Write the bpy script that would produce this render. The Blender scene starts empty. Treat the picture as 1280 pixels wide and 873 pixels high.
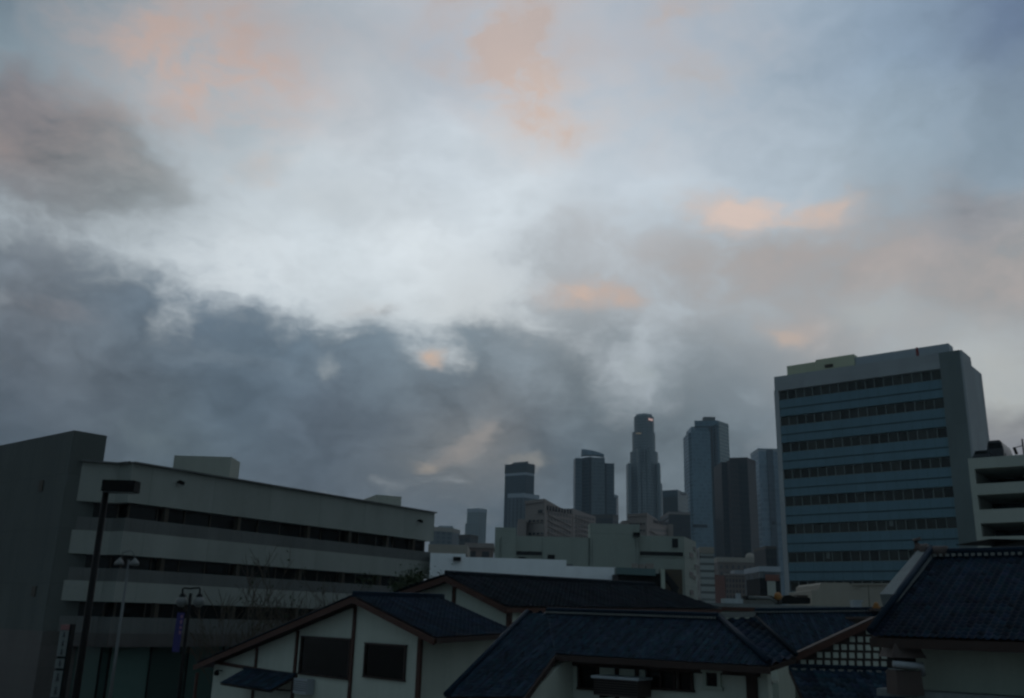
import bpy, bmesh, math, random
from mathutils import Vector, Matrix
random.seed(7)
V = Vector
scene = bpy.context.scene
COL = scene.collection
# ------------------------------------------------------------------ camera model
W, H, CX, CY, F = 1280.0, 873.0, 640.0, 436.5, 1160.0
EYE = V((0, 0, 8.0))
PITCH, ROLL = math.atan(338.5 / F), 0.027
_f = V((0, math.cos(PITCH), math.sin(PITCH)))
_r0 = V((1, 0, 0)); _u0 = V((0, -math.sin(PITCH), math.cos(PITCH)))
_r = _r0 * math.cos(ROLL) + _u0 * math.sin(ROLL)
_u = _u0 * math.cos(ROLL) - _r0 * math.sin(ROLL)
def ray(px, py): return _f + _r * ((px - CX) / F) - _u * ((py - CY) / F)
def P(px, py, Y):
    d = ray(px, py); return EYE + d * (Y / d.y)
def at_h(px, py, z):
    d = ray(px, py); return EYE + d * ((z - EYE.z) / d.z)
class Plane:
    def __init__(s, o, n): s.o = V(o); s.n = V(n).normalized()
    def hit(s, px, py):
        d = ray(px, py); return EYE + d * ((s.o - EYE).dot(s.n) / d.dot(s.n))
def vplane(p, d):
    d = V((d[0], d[1], 0)).normalized(); n = V((d.y, -d.x, 0))
    if n.dot(EYE - V(p)) < 0: n = -n
    pl = Plane(p, n); pl.d = d; return pl
cam = bpy.data.cameras.new('camera'); cam.sensor_width = 36; cam.lens = F / W * 36
cam.clip_start = 0.1; cam.clip_end = 30000
camo = bpy.data.objects.new('camera', cam); COL.objects.link(camo)
m = Matrix.Identity(4)
for i, a in enumerate((_r, _u, -_f)):
    m[0][i], m[1][i], m[2][i] = a
m.translation = EYE; camo.matrix_world = m; scene.camera = camo

# ------------------------------------------------------------------ materials
def lin(c):
    c = c / 255.0
    return c / 12.92 if c <= 0.04045 else ((c + 0.055) / 1.055) ** 2.4
def srgb(r, g, b): return (lin(r), lin(g), lin(b))
class NT:
    def __init__(s, tree): s.t = tree; s.n = tree.nodes; s.l = tree.links
    def new(s, ty, **kw):
        n = s.n.new(ty)
        for k, v in kw.items(): setattr(n, k, v)
        return n
    def put(s, sock, v):
        if hasattr(v, 'is_output') or isinstance(v, bpy.types.NodeSocket): s.l.new(v, sock)
        else: sock.default_value = v
    def math(s, op, *a, clamp=False):
        n = s.new('ShaderNodeMath', operation=op); n.use_clamp = clamp
        for i, v in enumerate(a): s.put(n.inputs[i], v)
        return n.outputs[0]
    def vmath(s, op, *a):
        n = s.new('ShaderNodeVectorMath', operation=op)
        for i, v in enumerate(a):
            if op == 'SCALE' and i == 1: s.put(n.inputs['Scale'], v)
            else: s.put(n.inputs[i], v)
        return n.outputs['Value'] if op in ('DOT_PRODUCT', 'LENGTH', 'DISTANCE') else n.outputs['Vector']
    def noise(s, vec, scale, detail=3, rough=0.5, col=False):
        n = s.new('ShaderNodeTexNoise'); n.inputs['Scale'].default_value = scale
        n.inputs['Detail'].default_value = detail; n.inputs['Roughness'].default_value = rough
        if vec is not None: s.l.new(vec, n.inputs['Vector'])
        return n.outputs['Color'] if col else n.outputs['Fac']
    def mixc(s, fac, a, b, blend='MIX'):
        n = s.new('ShaderNodeMix', data_type='RGBA', blend_type=blend)
        s.put(n.inputs[0], fac)
        for k, v in ((6, a), (7, b)):
            if isinstance(v, tuple) and len(v) == 3: v = v + (1,)
            s.put(n.inputs[k], v)
        return n.outputs[2]
    def smooth(s, x, a, b):
        n = s.new('ShaderNodeMapRange', interpolation_type='SMOOTHSTEP')
        s.put(n.inputs[0], x); s.put(n.inputs[1], a); s.put(n.inputs[2], b); return n.outputs[0]
def material(name):
    mt = bpy.data.materials.new(name); mt.use_nodes = True
    nt = NT(mt.node_tree); return mt, nt, mt.node_tree.nodes['Principled BSDF']
def surf(name, c, rough=0.8, var=0.25, scale=0.6, spec=0.3, streak=True, metal=0.0, bump=0.0):
    """one base colour with weathering: large blotches and fine grain, vertical streaks"""
    mt, nt, b = material(name)
    co = nt.new('ShaderNodeTexCoord').outputs['Object']
    n1 = nt.noise(co, scale, 5, 0.6)
    v = co
    if streak:
        v = nt.vmath('MULTIPLY', co, (2.2, 2.2, 0.12))
    n2 = nt.noise(v, scale * 2.5, 4, 0.6)
    n3 = nt.noise(co, scale * 22, 3, 0.6)
    k = nt.math('ADD', nt.math('MULTIPLY', n1, 0.5), nt.math('MULTIPLY', n2, 0.5))
    k = nt.math('ADD', k, nt.math('MULTIPLY', nt.math('SUBTRACT', n3, 0.5), 0.35))
    f = nt.math('MULTIPLY_ADD', nt.math('SUBTRACT', k, 0.5), 4 * var, 1.0)
    f = nt.math('MAXIMUM', f, 0.25)
    colr = nt.vmath('SCALE', tuple(c), f)
    nt.l.new(colr, b.inputs['Base Color'])
    b.inputs['Roughness'].default_value = rough; b.inputs['Specular IOR Level'].default_value = spec
    b.inputs['Metallic'].default_value = metal
    if bump:
        bm_ = nt.new('ShaderNodeBump'); bm_.inputs['Strength'].default_value = bump; bm_.inputs['Distance'].default_value = 0.02
        nt.l.new(n3, bm_.inputs['Height']); nt.l.new(bm_.outputs[0], b.inputs['Normal'])
    return mt
def panelled(name, c, du, dv, joint=0.03, dark=0.7, var=0.2, rough=0.8):
    """concrete / stone cladding with cast joints, from the wall's own UVs in metres"""
    mt, nt, b = material(name)
    uv = nt.new('ShaderNodeUVMap').outputs[0]; sp = nt.new('ShaderNodeSeparateXYZ'); nt.l.new(uv, sp.inputs[0])
    def line(s, d):
        fr = nt.math('FRACT', nt.math('DIVIDE', s, d)); return nt.math('LESS_THAN', fr, joint / d)
    ln = nt.math('MAXIMUM', line(sp.outputs[0], du), line(sp.outputs[1], dv))
    cell = nt.new('ShaderNodeTexWhiteNoise', noise_dimensions='2D')
    cv = nt.new('ShaderNodeCombineXYZ')
    nt.l.new(nt.math('FLOOR', nt.math('DIVIDE', sp.outputs[0], du)), cv.inputs[0])
    nt.l.new(nt.math('FLOOR', nt.math('DIVIDE', sp.outputs[1], dv)), cv.inputs[1]); nt.l.new(cv.outputs[0], cell.inputs['Vector'])
    co = nt.new('ShaderNodeTexCoord').outputs['Object']
    n1 = nt.noise(nt.vmath('MULTIPLY', co, (1, 1, 0.25)), 0.5, 6, 0.65)
    n3 = nt.noise(co, 9, 3, 0.6)
    f = nt.math('MULTIPLY_ADD', nt.math('SUBTRACT', n1, 0.5), 4 * var, 1.0)
    f = nt.math('ADD', f, nt.math('MULTIPLY', nt.math('SUBTRACT', n3, 0.5), 0.2))
    f = nt.math('ADD', f, nt.math('MULTIPLY', nt.math('SUBTRACT', cell.outputs[0], 0.5), 0.10))
    f = nt.math('MULTIPLY', f, nt.math('SUBTRACT', 1.0, nt.math('MULTIPLY', ln, 1 - dark)))
    nt.l.new(nt.vmath('SCALE', tuple(c), nt.math('MAXIMUM', f, 0.2)), b.inputs['Base Color'])
    b.inputs['Roughness'].default_value = rough; b.inputs['Specular IOR Level'].default_value = 0.3
    return mt
def facade(name, wall, glass, du, dv, wu, wv, rough=0.25, spec=0.5, tint=0.5, wall_rough=0.7, metal=0.0, mull=0.0):
    """curtain wall or punched windows from UVs in metres: cell du x dv, the window takes wu x wv of it"""
    mt, nt, b = material(name)
    uv = nt.new('ShaderNodeUVMap').outputs[0]; sp = nt.new('ShaderNodeSeparateXYZ'); nt.l.new(uv, sp.inputs[0])
    a = nt.math('DIVIDE', sp.outputs[0], du); c = nt.math('DIVIDE', sp.outputs[1], dv)
    fu = nt.math('ABSOLUTE', nt.math('SUBTRACT', nt.math('FRACT', a), 0.5))
    fv = nt.math('ABSOLUTE', nt.math('SUBTRACT', nt.math('FRACT', c), 0.5))
    win = nt.math('MULTIPLY', nt.math('LESS_THAN', fu, wu / 2), nt.math('LESS_THAN', fv, wv / 2))
    cv = nt.new('ShaderNodeCombineXYZ'); nt.l.new(nt.math('FLOOR', a), cv.inputs[0]); nt.l.new(nt.math('FLOOR', c), cv.inputs[1])
    cell = nt.new('ShaderNodeTexWhiteNoise', noise_dimensions='2D'); nt.l.new(cv.outputs[0], cell.inputs['Vector'])
    co = nt.new('ShaderNodeTexCoord').outputs['Object']
    n1 = nt.noise(nt.vmath('MULTIPLY', co, (1, 1, 0.35)), 0.035, 5, 0.6)
    g = nt.math('MULTIPLY_ADD', nt.math('SUBTRACT', cell.outputs[0], 0.5), tint, 1.0)
    wv_ = nt.math('MULTIPLY_ADD', nt.math('SUBTRACT', n1, 0.5), 0.9, 1.0)
    col = nt.mixc(win, nt.vmath('SCALE', tuple(wall), wv_), nt.vmath('SCALE', tuple(glass), nt.math('MULTIPLY', g, wv_)))
    nt.l.new(col, b.inputs['Base Color'])
    rr = nt.math('MULTIPLY_ADD', win, rough - wall_rough, wall_rough); nt.l.new(rr, b.inputs['Roughness'])
    nt.l.new(nt.math('MULTIPLY_ADD', win, spec - 0.25, 0.25), b.inputs['Specular IOR Level'])
    b.inputs['Metallic'].default_value = metal
    return mt
def tiles(name, c, rough=0.42, spec=0.4):
    mt, nt, b = material(name)
    at = nt.new('ShaderNodeAttribute', attribute_name='tint')
    co = nt.new('ShaderNodeTexCoord').outputs['Object']
    n = nt.noise(co, 0.55, 5, 0.65); n2 = nt.noise(co, 14, 3, 0.6)
    f = nt.math('ADD', nt.math('MULTIPLY', n, 1.5), nt.math('MULTIPLY', n2, 0.5))
    nt.l.new(nt.vmath('MULTIPLY', nt.vmath('SCALE', tuple(c), f), at.outputs['Vector']), b.inputs['Base Color'])
    nt.l.new(nt.math('MULTIPLY_ADD', n2, 0.3, rough - 0.12), b.inputs['Roughness'])
    b.inputs['Specular IOR Level'].default_value = spec
    return mt
def glass_mat(name, c, rough=0.12, spec=0.5, var=0.6, du=1.2):
    mt, nt, b = material(name)
    at = nt.new('ShaderNodeAttribute', attribute_name='tint')
    nt.l.new(nt.vmath('MULTIPLY', tuple(c), at.outputs['Vector']), b.inputs['Base Color'])
    b.inputs['Roughness'].default_value = rough; b.inputs['Specular IOR Level'].default_value = spec
    return mt
def emis(name, c, s):
    mt, nt, b = material(name)
    b.inputs['Base Color'].default_value = (*c, 1); b.inputs['Emission Color'].default_value = (*c, 1); b.inputs['Emission Strength'].default_value = s
    return mt

M = {}
M['conc_light'] = panelled('light concrete', (0.232, 0.25, 0.226), 4.6, 40, 0.035, 0.72, 0.13)
M['conc_mid'] = panelled('ribbed grey concrete', (0.105, 0.11, 0.105), 0.9, 40, 0.05, 0.8, 0.15)
M['conc_tower'] = panelled('board marked concrete', (0.082, 0.093, 0.087), 3.2, 3.1, 0.035, 0.75, 0.16)
M['granite'] = panelled('dark granite', (0.075, 0.07, 0.066), 1.6, 1.2, 0.02, 0.7, 0.2, 0.5)
M['pent'] = surf('painted plant room', (0.30, 0.31, 0.27), 0.8, 0.12, 0.4)
M['dark_glass'] = glass_mat('dark ribbon glass', (0.012, 0.013, 0.013), 0.25, 0.12)
M['teal_glass'] = glass_mat('shopfront glass', (0.05, 0.085, 0.075), 0.2, 0.35)
M['bronze'] = surf('bronze frame', (0.05, 0.04, 0.03), 0.6, 0.15)
M['column'] = surf('column plaster', (0.055, 0.047, 0.036), 0.9, 0.15)
M['black_metal'] = surf('black painted metal', (0.006, 0.006, 0.006), 0.6, 0.2, 2, 0.12)
M['galv'] = surf('galvanised steel', (0.10, 0.11, 0.11), 0.55, 0.2, 2, metal=0.3)
M['milk'] = surf('milky globe', (0.13, 0.14, 0.135), 0.35, 0.1, 2, streak=False)
M['banner_blue'] = surf('banner cloth blue', (0.035, 0.032, 0.12), 0.8, 0.2, 2)
M['banner_pink'] = surf('banner print pink', (0.18, 0.10, 0.17), 0.8, 0.1, 2)
M['sign_white'] = surf('sign panel white', (0.13, 0.15, 0.145), 0.5, 0.12, 2)
M['sign_red'] = surf('sign panel dull red', (0.2, 0.09, 0.09), 0.5, 0.12, 2)
M['ink'] = surf('sign lettering', (0.045, 0.045, 0.05), 0.6, 0.1, 2)
M['bark'] = surf('bark', (0.07, 0.055, 0.04), 0.95, 0.3, 3)
M['leaf'] = surf('leaf', (0.035, 0.052, 0.022), 0.8, 0.5, 1.2, streak=False)
M['plaster'] = surf('cream plaster', (0.42, 0.455, 0.395), 0.9, 0.12, 0.7)
M['plaster2'] = surf('weathered plaster', (0.34, 0.38, 0.32), 0.9, 0.15, 0.7)
M['timber'] = surf('red brown timber', (0.06, 0.026, 0.018), 0.7, 0.2, 2)
M['timber_dark'] = surf('dark stained timber', (0.035, 0.022, 0.018), 0.7, 0.2, 2)
M['window_dark'] = glass_mat('window glass', (0.006, 0.006, 0.0055), 0.15, 0.12)
M['tile_blue'] = tiles('blue glazed tile', (0.013, 0.028, 0.044), 0.6, 0.08)
M['tile_deep'] = tiles('deep blue glazed tile', (0.008, 0.018, 0.031), 0.6, 0.08)
M['tile_slate'] = tiles('slate dark tile', (0.010, 0.015, 0.020), 0.7, 0.08)
M['mortar'] = surf('ridge mortar', (0.17, 0.18, 0.17), 0.9, 0.2, 2)
M['verge'] = surf('pale verge plaster', (0.16, 0.18, 0.18), 0.85, 0.2, 1)
M['white_wall'] = surf('white painted wall', (0.80, 0.83, 0.84), 0.85, 0.10, 0.3)
M['grey_green'] = panelled('grey green render', (0.25, 0.285, 0.25), 7.5, 6.5, 0.06, 0.75, 0.10)
M['slit'] = glass_mat('slit window', (0.012, 0.012, 0.013), 0.4, 0.15)
M['stair_brown'] = surf('stair hall', (0.075, 0.06, 0.04), 0.9, 0.2, 0.5)
M['black'] = surf('black for void shade and dark parts', (0.008, 0.008, 0.008), 0.9, 0.1)  # near-black for dark parts; in openings the shade is put into the colour
M['teal_metal'] = surf('teal canopy metal', (0.09, 0.14, 0.14), 0.6, 0.08)
M['pink_stone'] = surf('pink stone', (0.23, 0.20, 0.18), 0.85, 0.15, 0.08)
M['beige'] = surf('beige render', (0.27, 0.25, 0.21), 0.9, 0.12, 0.3)
M['brick_red'] = surf('red brick', (0.17, 0.075, 0.055), 0.9, 0.2, 0.3)
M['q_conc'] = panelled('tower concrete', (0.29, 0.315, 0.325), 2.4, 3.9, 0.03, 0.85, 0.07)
M['q_dark'] = panelled('shaded side concrete', (0.125, 0.155, 0.155), 2.4, 3.9, 0.03, 0.85, 0.07)  # darker copy of the tower concrete, the pier's shade put into its colour
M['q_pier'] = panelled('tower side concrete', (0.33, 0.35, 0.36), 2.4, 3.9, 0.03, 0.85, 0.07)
M['q_blue'] = panelled('blue spandrel panels', (0.095, 0.175, 0.215), 1.2, 30, 0.06, 0.72, 0.08, 0.5)
M['q_line'] = surf('dark spandrel joint', (0.03, 0.05, 0.055), 0.6, 0.1)
M['q_glass'] = glass_mat('tower window glass', (0.032, 0.034, 0.030), 0.2, 0.25)
M['q_mull'] = surf('window mullion', (0.17, 0.195, 0.185), 0.6, 0.1)
M['q_yellow'] = surf('yellowish plant room', (0.42, 0.44, 0.32), 0.85, 0.08, 0.3)
M['q_plant'] = surf('blue grey plant screen', (0.30, 0.34, 0.37), 0.7, 0.08, 0.3)
M['garage'] = surf('garage concrete', (0.36, 0.385, 0.34), 0.9, 0.10, 0.4)
M['red_lamp'] = surf('red obstruction lamp', (0.16, 0.025, 0.025), 0.4, 0.1)
M['asphalt'] = surf('asphalt', (0.05, 0.05, 0.052), 0.9, 0.25, 0.5, streak=False)
M['paving'] = surf('paving', (0.18, 0.17, 0.16), 0.9, 0.2, 0.5, streak=False)
M['road_paint'] = surf('road paint', (0.6, 0.6, 0.56), 0.7, 0.2, 1, streak=False)
M['car_paint'] = surf('dark car paint', (0.012, 0.012, 0.016), 0.3, 0.1, 1, 0.5, False)
M['tyre'] = surf('tyre rubber', (0.015, 0.015, 0.015), 0.9, 0.1, 4, streak=False)
M['orange'] = surf('orange paint', (0.24, 0.105, 0.025), 0.6, 0.2, 2)
M['roof_gravel'] = surf('roof gravel', (0.13, 0.13, 0.12), 0.95, 0.2, 1.5, streak=False)
M['ac_metal'] = surf('air conditioner metal', (0.28, 0.31, 0.33), 0.5, 0.15, 1.5)
M['hood'] = surf('brown sheet hood', (0.06, 0.045, 0.04), 0.6, 0.2, 2)

# ------------------------------------------------------------------ mesh helpers
WLOC = {}
class MB:
    def __init__(s): s.v = []; s.f = []; s.uv = []; s.t = []; s.m = []; s.sm = []
    def face(s, pts, uv=None, tint=(1, 1, 1), mi=0, smooth=False):
        b = len(s.v); s.v += [V(p) for p in pts]; s.f.append(tuple(range(b, b + len(pts))))
        if uv is None:
            n = V((0, 0, 0))
            for i in range(len(pts)):
                n += (V(pts[i])).cross(V(pts[(i + 1) % len(pts)]))
            if abs(n.z) > 0.9 * (n.length + 1e-9): uv = [(p[0], p[1]) for p in pts]
            else:
                d = V((-n.y, n.x, 0)).normalized(); uv = [(V(p).dot(d), p[2]) for p in pts]
        s.uv.append(uv); s.t.append(tint); s.m.append(mi); s.sm.append(smooth)
    def prism(s, poly, z0, z1, tint=(1, 1, 1), mi=0):
        poly = [V((p[0], p[1], 0)) for p in poly]
        area = sum(poly[i].x * poly[(i + 1) % len(poly)].y - poly[(i + 1) % len(poly)].x * poly[i].y for i in range(len(poly)))
        if area < 0: poly = poly[::-1]
        u = 0; n = len(poly)
        for i in range(n):
            a, b = poly[i], poly[(i + 1) % n]; L = (b - a).length
            s.face([(a.x, a.y, z0), (b.x, b.y, z0), (b.x, b.y, z1), (a.x, a.y, z1)], [(u, z0), (u + L, z0), (u + L, z1), (u, z1)], tint, mi); u += L
        s.face([(p.x, p.y, z1) for p in poly], None, tint, mi); s.face([(p.x, p.y, z0) for p in poly[::-1]], None, tint, mi)
    def slab(s, pts, n, t, tint=(1, 1, 1)):
        """extrude a planar polygon by n*t"""
        pts = [V(p) for p in pts]; n = V(n).normalized()
        c = V((0, 0, 0))
        for i in range(len(pts)): c += (pts[i] - pts[0]).cross(pts[(i + 1) % len(pts)] - pts[0])
        if c.dot(n) * t < 0: pts = pts[::-1]
        q = [p + n * t for p in pts]; k = len(pts)
        s.face(q, None, tint); s.face(pts[::-1], None, tint)
        for i in range(k): j = (i + 1) % k; s.face([pts[i], pts[j], q[j], q[i]], None, tint)
    def beam(s, a, b, w, h, up=(0, 0, 1), tint=(1, 1, 1)):
        a, b = V(a), V(b); d = (b - a).normalized(); x = d.cross(V(up)).normalized(); y = x.cross(d)
        q = [x * (sx * w / 2) + y * (sy * h / 2) for sx, sy in ((-1, -1), (1, -1), (1, 1), (-1, 1))]
        A = [a + k for k in q]; B = [b + k for k in q]
        s.face(A[::-1], None, tint); s.face(B, None, tint)
        for i in range(4): j = (i + 1) % 4; s.face([A[i], A[j], B[j], B[i]], None, tint)
    def tube(s, pts, rad, n=8, cap=True):
        pts = [V(p) for p in pts]; rings = []
        for i, p in enumerate(pts):
            d = (pts[min(i + 1, len(pts) - 1)] - pts[max(i - 1, 0)]).normalized()
            x = d.cross(V((0, 0, 1)) if abs(d.z) < 0.9 else V((1, 0, 0))).normalized(); y = d.cross(x)
            r = rad[i] if isinstance(rad, (list, tuple)) else rad
            rings.append([p + x * (r * math.cos(2 * math.pi * k / n)) + y * (r * math.sin(2 * math.pi * k / n)) for k in range(n)])
        for i in range(len(rings) - 1):
            for k in range(n):
                j = (k + 1) % n; s.face([rings[i][k], rings[i][j], rings[i + 1][j], rings[i + 1][k]], [(0, 0)] * 4, smooth=True)
        if cap: s.face(rings[0][::-1], [(0, 0)] * n); s.face(rings[-1], [(0, 0)] * n)
    def lathe(s, c, prof, n=16, x=(1, 0, 0), y=(0, 1, 0), z=(0, 0, 1)):
        c = V(c); x, y, z = V(x), V(y), V(z)
        rings = [[c + x * (r * math.cos(2 * math.pi * k / n)) + y * (r * math.sin(2 * math.pi * k / n)) + z * h for k in range(n)] for r, h in prof]
        for i in range(len(rings) - 1):
            for k in range(n):
                j = (k + 1) % n; s.face([rings[i][k], rings[i][j], rings[i + 1][j], rings[i + 1][k]], [(0, 0)] * 4, smooth=True)
    def build(s, name, mat, parent=None, bevel=0):
        me = bpy.data.meshes.new(name); off = WLOC.get(parent.name, V((0, 0, 0))) if parent else V((0, 0, 0))
        base = V((0, 0, 0))
        if not parent and s.v:
            base = V((sum(p.x for p in s.v) / len(s.v), sum(p.y for p in s.v) / len(s.v), min(p.z for p in s.v))); off = base
        me.from_pydata([tuple(p - off) for p in s.v], [], s.f); me.update()
        ul = me.uv_layers.new(name='UVMap'); ca = me.color_attributes.new('tint', 'FLOAT_COLOR', 'CORNER')
        ul = me.uv_layers['UVMap']; ca = me.color_attributes['tint']
        li = 0
        for uv, t in zip(s.uv, s.t):
            for q in uv:
                ul.data[li].uv = q; ca.data[li].color = (*t, 1); li += 1
        for pidx, p in enumerate(me.polygons): p.use_smooth = s.sm[pidx]; p.material_index = s.m[pidx]
        for mm in (mat if isinstance(mat, (list, tuple)) else [mat]): me.materials.append(mm)
        bm = bmesh.new(); bm.from_mesh(me); bmesh.ops.remove_doubles(bm, verts=bm.verts, dist=1e-5); bm.to_mesh(me); bm.free()
        o = bpy.data.objects.new(name, me); COL.objects.link(o); o.location = base
        if parent: o.parent = parent; WLOC[o.name] = off
        else: WLOC[o.name] = base
        return o
def tag(o, label, cat, group=None, kind=None):
    if label: o['label'] = label
    if cat: o['category'] = cat
    if group: o['group'] = group
    if kind: o['kind'] = kind
    return o
def thing(name, label, cat, loc, group=None):
    o = bpy.data.objects.new(name, None); COL.objects.link(o); o.empty_display_size = 0.2
    o.location = loc; WLOC[o.name] = V(loc); return tag(o, label, cat, group)
def one(name, mat, parent, fn, *a, **k):
    mb = MB(); getattr(mb, fn)(*a, **k); return mb.build(name, mat, parent)
def zat(p, px_y, d=None):
    """height on the vertical through plan point p whose picture row is px_y"""
    # solve (p.x,p.y,z) projects to row px_y
    a = V((p[0], p[1], 0)) - EYE; k = (px_y - CY) / F
    # -(v.u)/(v.f)=k
    return -(a.dot(_u) + k * a.dot(_f)) / (_u.z + k * _f.z)
def rect(pl, pxl, pxr, pyt, pyb):
    """upright rectangle on a vertical plane from picture columns and rows (rows read at its middle column)"""
    cy = (pyt + pyb) / 2; a, b = pl.hit(pxl, cy), pl.hit(pxr, cy); cx = (pxl + pxr) / 2
    zt, zb = pl.hit(cx, pyt).z, pl.hit(cx, pyb).z
    return V((a.x, a.y, zb)), V((b.x, b.y, zb)), zt
def rectpts(pl, *a):
    p, q, zt = rect(pl, *a); return [p, q, V((q.x, q.y, zt)), V((p.x, p.y, zt))]
def tint(v=0.5): k = random.uniform(1 - v, 1 + v); return (k, k, k)
def window(name, parent, pl, pxl, pxr, pyt, pyb, gmat, fmat, fw=0.06, depth=0.10, nx=2, ny=1, out=0.03, proud=0.0):
    """framed window on a wall: frame part with its glass as sub-part; the glass sits behind the frame, proud of the wall"""
    p, q, zt = rect(pl, pxl, pxr, pyt, pyb); zb = p.z; d = (q - p); L = d.length; d.normalize(); n = pl.n
    mb = MB(); o = n * out
    for zz, hh in ((zb - fw / 2, fw), (zt + fw / 2, fw)):
        mb.beam(V((p.x, p.y, zz)) + o - d * fw, V((q.x, q.y, zz)) + o + d * fw, depth, hh)
    for i in range(nx + 1):
        a = p + d * (L * i / nx) + o
        w_ = fw if i in (0, nx) else fw * 0.6
        mb.beam((a.x, a.y, zb), (a.x, a.y, zt), w_, depth, up=d.cross(V((0, 0, 1))))
    for j in range(1, ny):
        z = zb + (zt - zb) * j / ny; mb.beam(V((p.x, p.y, z)) + o, V((q.x, q.y, z)) + o, depth * 0.8, fw * 0.6)
    fr = mb.build(name, fmat, parent)
    g = MB()
    for i in range(nx):
        a = p + d * (L * i / nx) + n * 0.012; b = p + d * (L * (i + 1) / nx) + n * 0.012; t = tint(0.6)
        g.face([(a.x, a.y, zb), (b.x, b.y, zb), (b.x, b.y, zt), (a.x, a.y, zt)], None, t)
    g.build('pane', gmat, fr); return fr

# ------------------------------------------------------------------ tiled roofs
def clip_convex(bm, poly, n):
    c = sum(poly, V((0, 0, 0))) / len(poly)
    for i in range(len(poly)):
        a, b = poly[i], poly[(i + 1) % len(poly)]; pn = (b - a).cross(n)
        if pn.length < 1e-6: continue
        pn.normalize()
        if pn.dot(c - a) > 0: pn = -pn
        bmesh.ops.bisect_plane(bm, geom=bm.verts[:] + bm.edges[:] + bm.faces[:], plane_co=a, plane_no=pn, clear_outer=True, dist=1e-5)
PROF = [(0.0, 0.030), (0.10, 0.052), (0.22, 0.060), (0.34, 0.048), (0.46, 0.018), (0.60, 0.0), (0.78, 0.0), (0.90, 0.012)]
def tile_roof(name, mat, parent, pts, e, polys=None, tw=0.28, tl=0.30, tone=0.45, under=True, seedv=1, thick=0.12, umat=None, lift=0.0):
    """pantiled slope: pts is a planar 3D polygon (or several convex ones), e the ridge direction"""
    rnd = random.Random(seedv); polys = polys or [pts]; e = V(e).normalized()
    n = V((0, 0, 0)); pp = [V(p) for p in pts]
    for i in range(len(pp)): n += (pp[i] - pp[0]).cross(pp[(i + 1) % len(pp)] - pp[0])
    n.normalize()
    if n.z < 0: n = -n
    e = (e - n * e.dot(n)).normalized(); s = e.cross(n).normalized()
    if s.z > 0: s = -s
    o = pp[0]; bm = bmesh.new(); lay = bm.loops.layers.float_color.new('tint')
    for poly in polys:
        poly = [V(p) for p in poly]
        us = [(p - o).dot(e) for p in poly]; vs = [(p - o).dot(s) for p in poly]
        u0, u1 = math.floor(min(us) / tw) * tw, max(us); v0, v1 = math.floor(min(vs) / tl) * tl, max(vs)
        nc, nr = int((u1 - u0) / tw) + 2, int((v1 - v0) / tl) + 2
        sub = bmesh.new(); sl = sub.loops.layers.float_color.new('tint')
        tcols = {}
        coltone = [rnd.uniform(0.72, 1.3) for _ in range(nc)]
        for r in range(nr):
            rows = []
            for vv, hh in ((v0 + r * tl, 0.0), (v0 + (r + 1) * tl + 0.01, 0.026), (v0 + (r + 1) * tl + 0.012, -0.004)):
                row = []
                for c in range(nc):
                    for (t, h) in PROF:
                        row.append(sub.verts.new(o + e * (u0 + (c + t) * tw) + s * vv + n * ((h + hh * .55) * tw / .26 + 0.01 + lift)))
                rows.append(row)
            for a, b in ((0, 1), (1, 2)):
                for k in range(nc * len(PROF) - 1):
                    fc = sub.faces.new((rows[a][k], rows[a][k + 1], rows[b][k + 1], rows[b][k])); fc.smooth = (a == 0)
                    key = (r, k // len(PROF))
                    if key not in tcols:
                        q = rnd.uniform(1 - tone, 1 + tone) * coltone[key[1] % nc]; g = rnd.uniform(0.85, 1.15)
                        if rnd.random() < 0.06: q *= 0.5
                        tcols[key] = (q * rnd.uniform(0.8, 1.4), q * g, q, 1)
                    for lp in fc.loops: lp[sl] = tcols[key]
        clip_convex(sub, poly, n)
        me_ = bpy.data.meshes.new('tmp'); sub.to_mesh(me_); sub.free(); bm.from_mesh(me_); bpy.data.meshes.remove(me_)
    bmesh.ops.recalc_face_normals(bm, faces=bm.faces[:])
    off = WLOC[parent.name]
    for v in bm.verts: v.co -= off
    me = bpy.data.meshes.new(name); bm.to_mesh(me); bm.free(); me.materials.append(mat)
    for p in me.polygons:
        pass
    ob = bpy.data.objects.new(name, me); COL.objects.link(ob); ob.parent = parent; WLOC[ob.name] = off
    if under:
        mb = MB()
        for poly in polys: mb.slab([V(p) - n * 0.015 for p in poly], -n, thick)
        mb.build('roof_deck', umat or M['timber_dark'], ob)
    return ob, n, s
def ridge_cap(parent, a, b, tw=0.28, dots=True, side=None, r=0.11, mat=None):
    a, b = V(a), V(b); d = (b - a); L = d.length; d.normalize(); x = d.cross(V((0, 0, 1))).normalized()
    mb = MB(); mb.beam(a + V((0, 0, .06)), b + V((0, 0, .06)), 0.17, 0.12)
    mb.beam(a + V((0, 0, .13)), b + V((0, 0, .13)), 0.21, 0.02)
    k = 0.0
    while k < L - 0.05:   # half round cap tiles
        p, q = a + d * k + V((0, 0, .14)), a + d * min(k + 0.33, L) + V((0, 0, .14))
        for i in range(6):
            t0, t1 = math.pi * i / 6, math.pi * (i + 1) / 6
            def pt(c, t, rr): return c + x * (rr * math.cos(t)) + V((0, 0, rr * math.sin(t)))
            mb.face([pt(p, t0, r), pt(q, t0, r * .92), pt(q, t1, r * .92), pt(p, t1, r)], [(0, 0)] * 4, smooth=True)
        k += 0.33
    o = mb.build('ridge_cap', mat or M['tile_deep'], parent)
    if dots:
        sd = x if side is None else V(side)
        mb = MB(); k = tw / 2
        while k < L:
            c = a + d * k + sd * 0.105 + V((0, 0, .05))
            mb.beam(c - d * tw * .28, c + d * tw * .28, 0.05, 0.06); k += tw
        mb.build('mortar_infill', M['mortar'], o)
    return o
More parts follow.
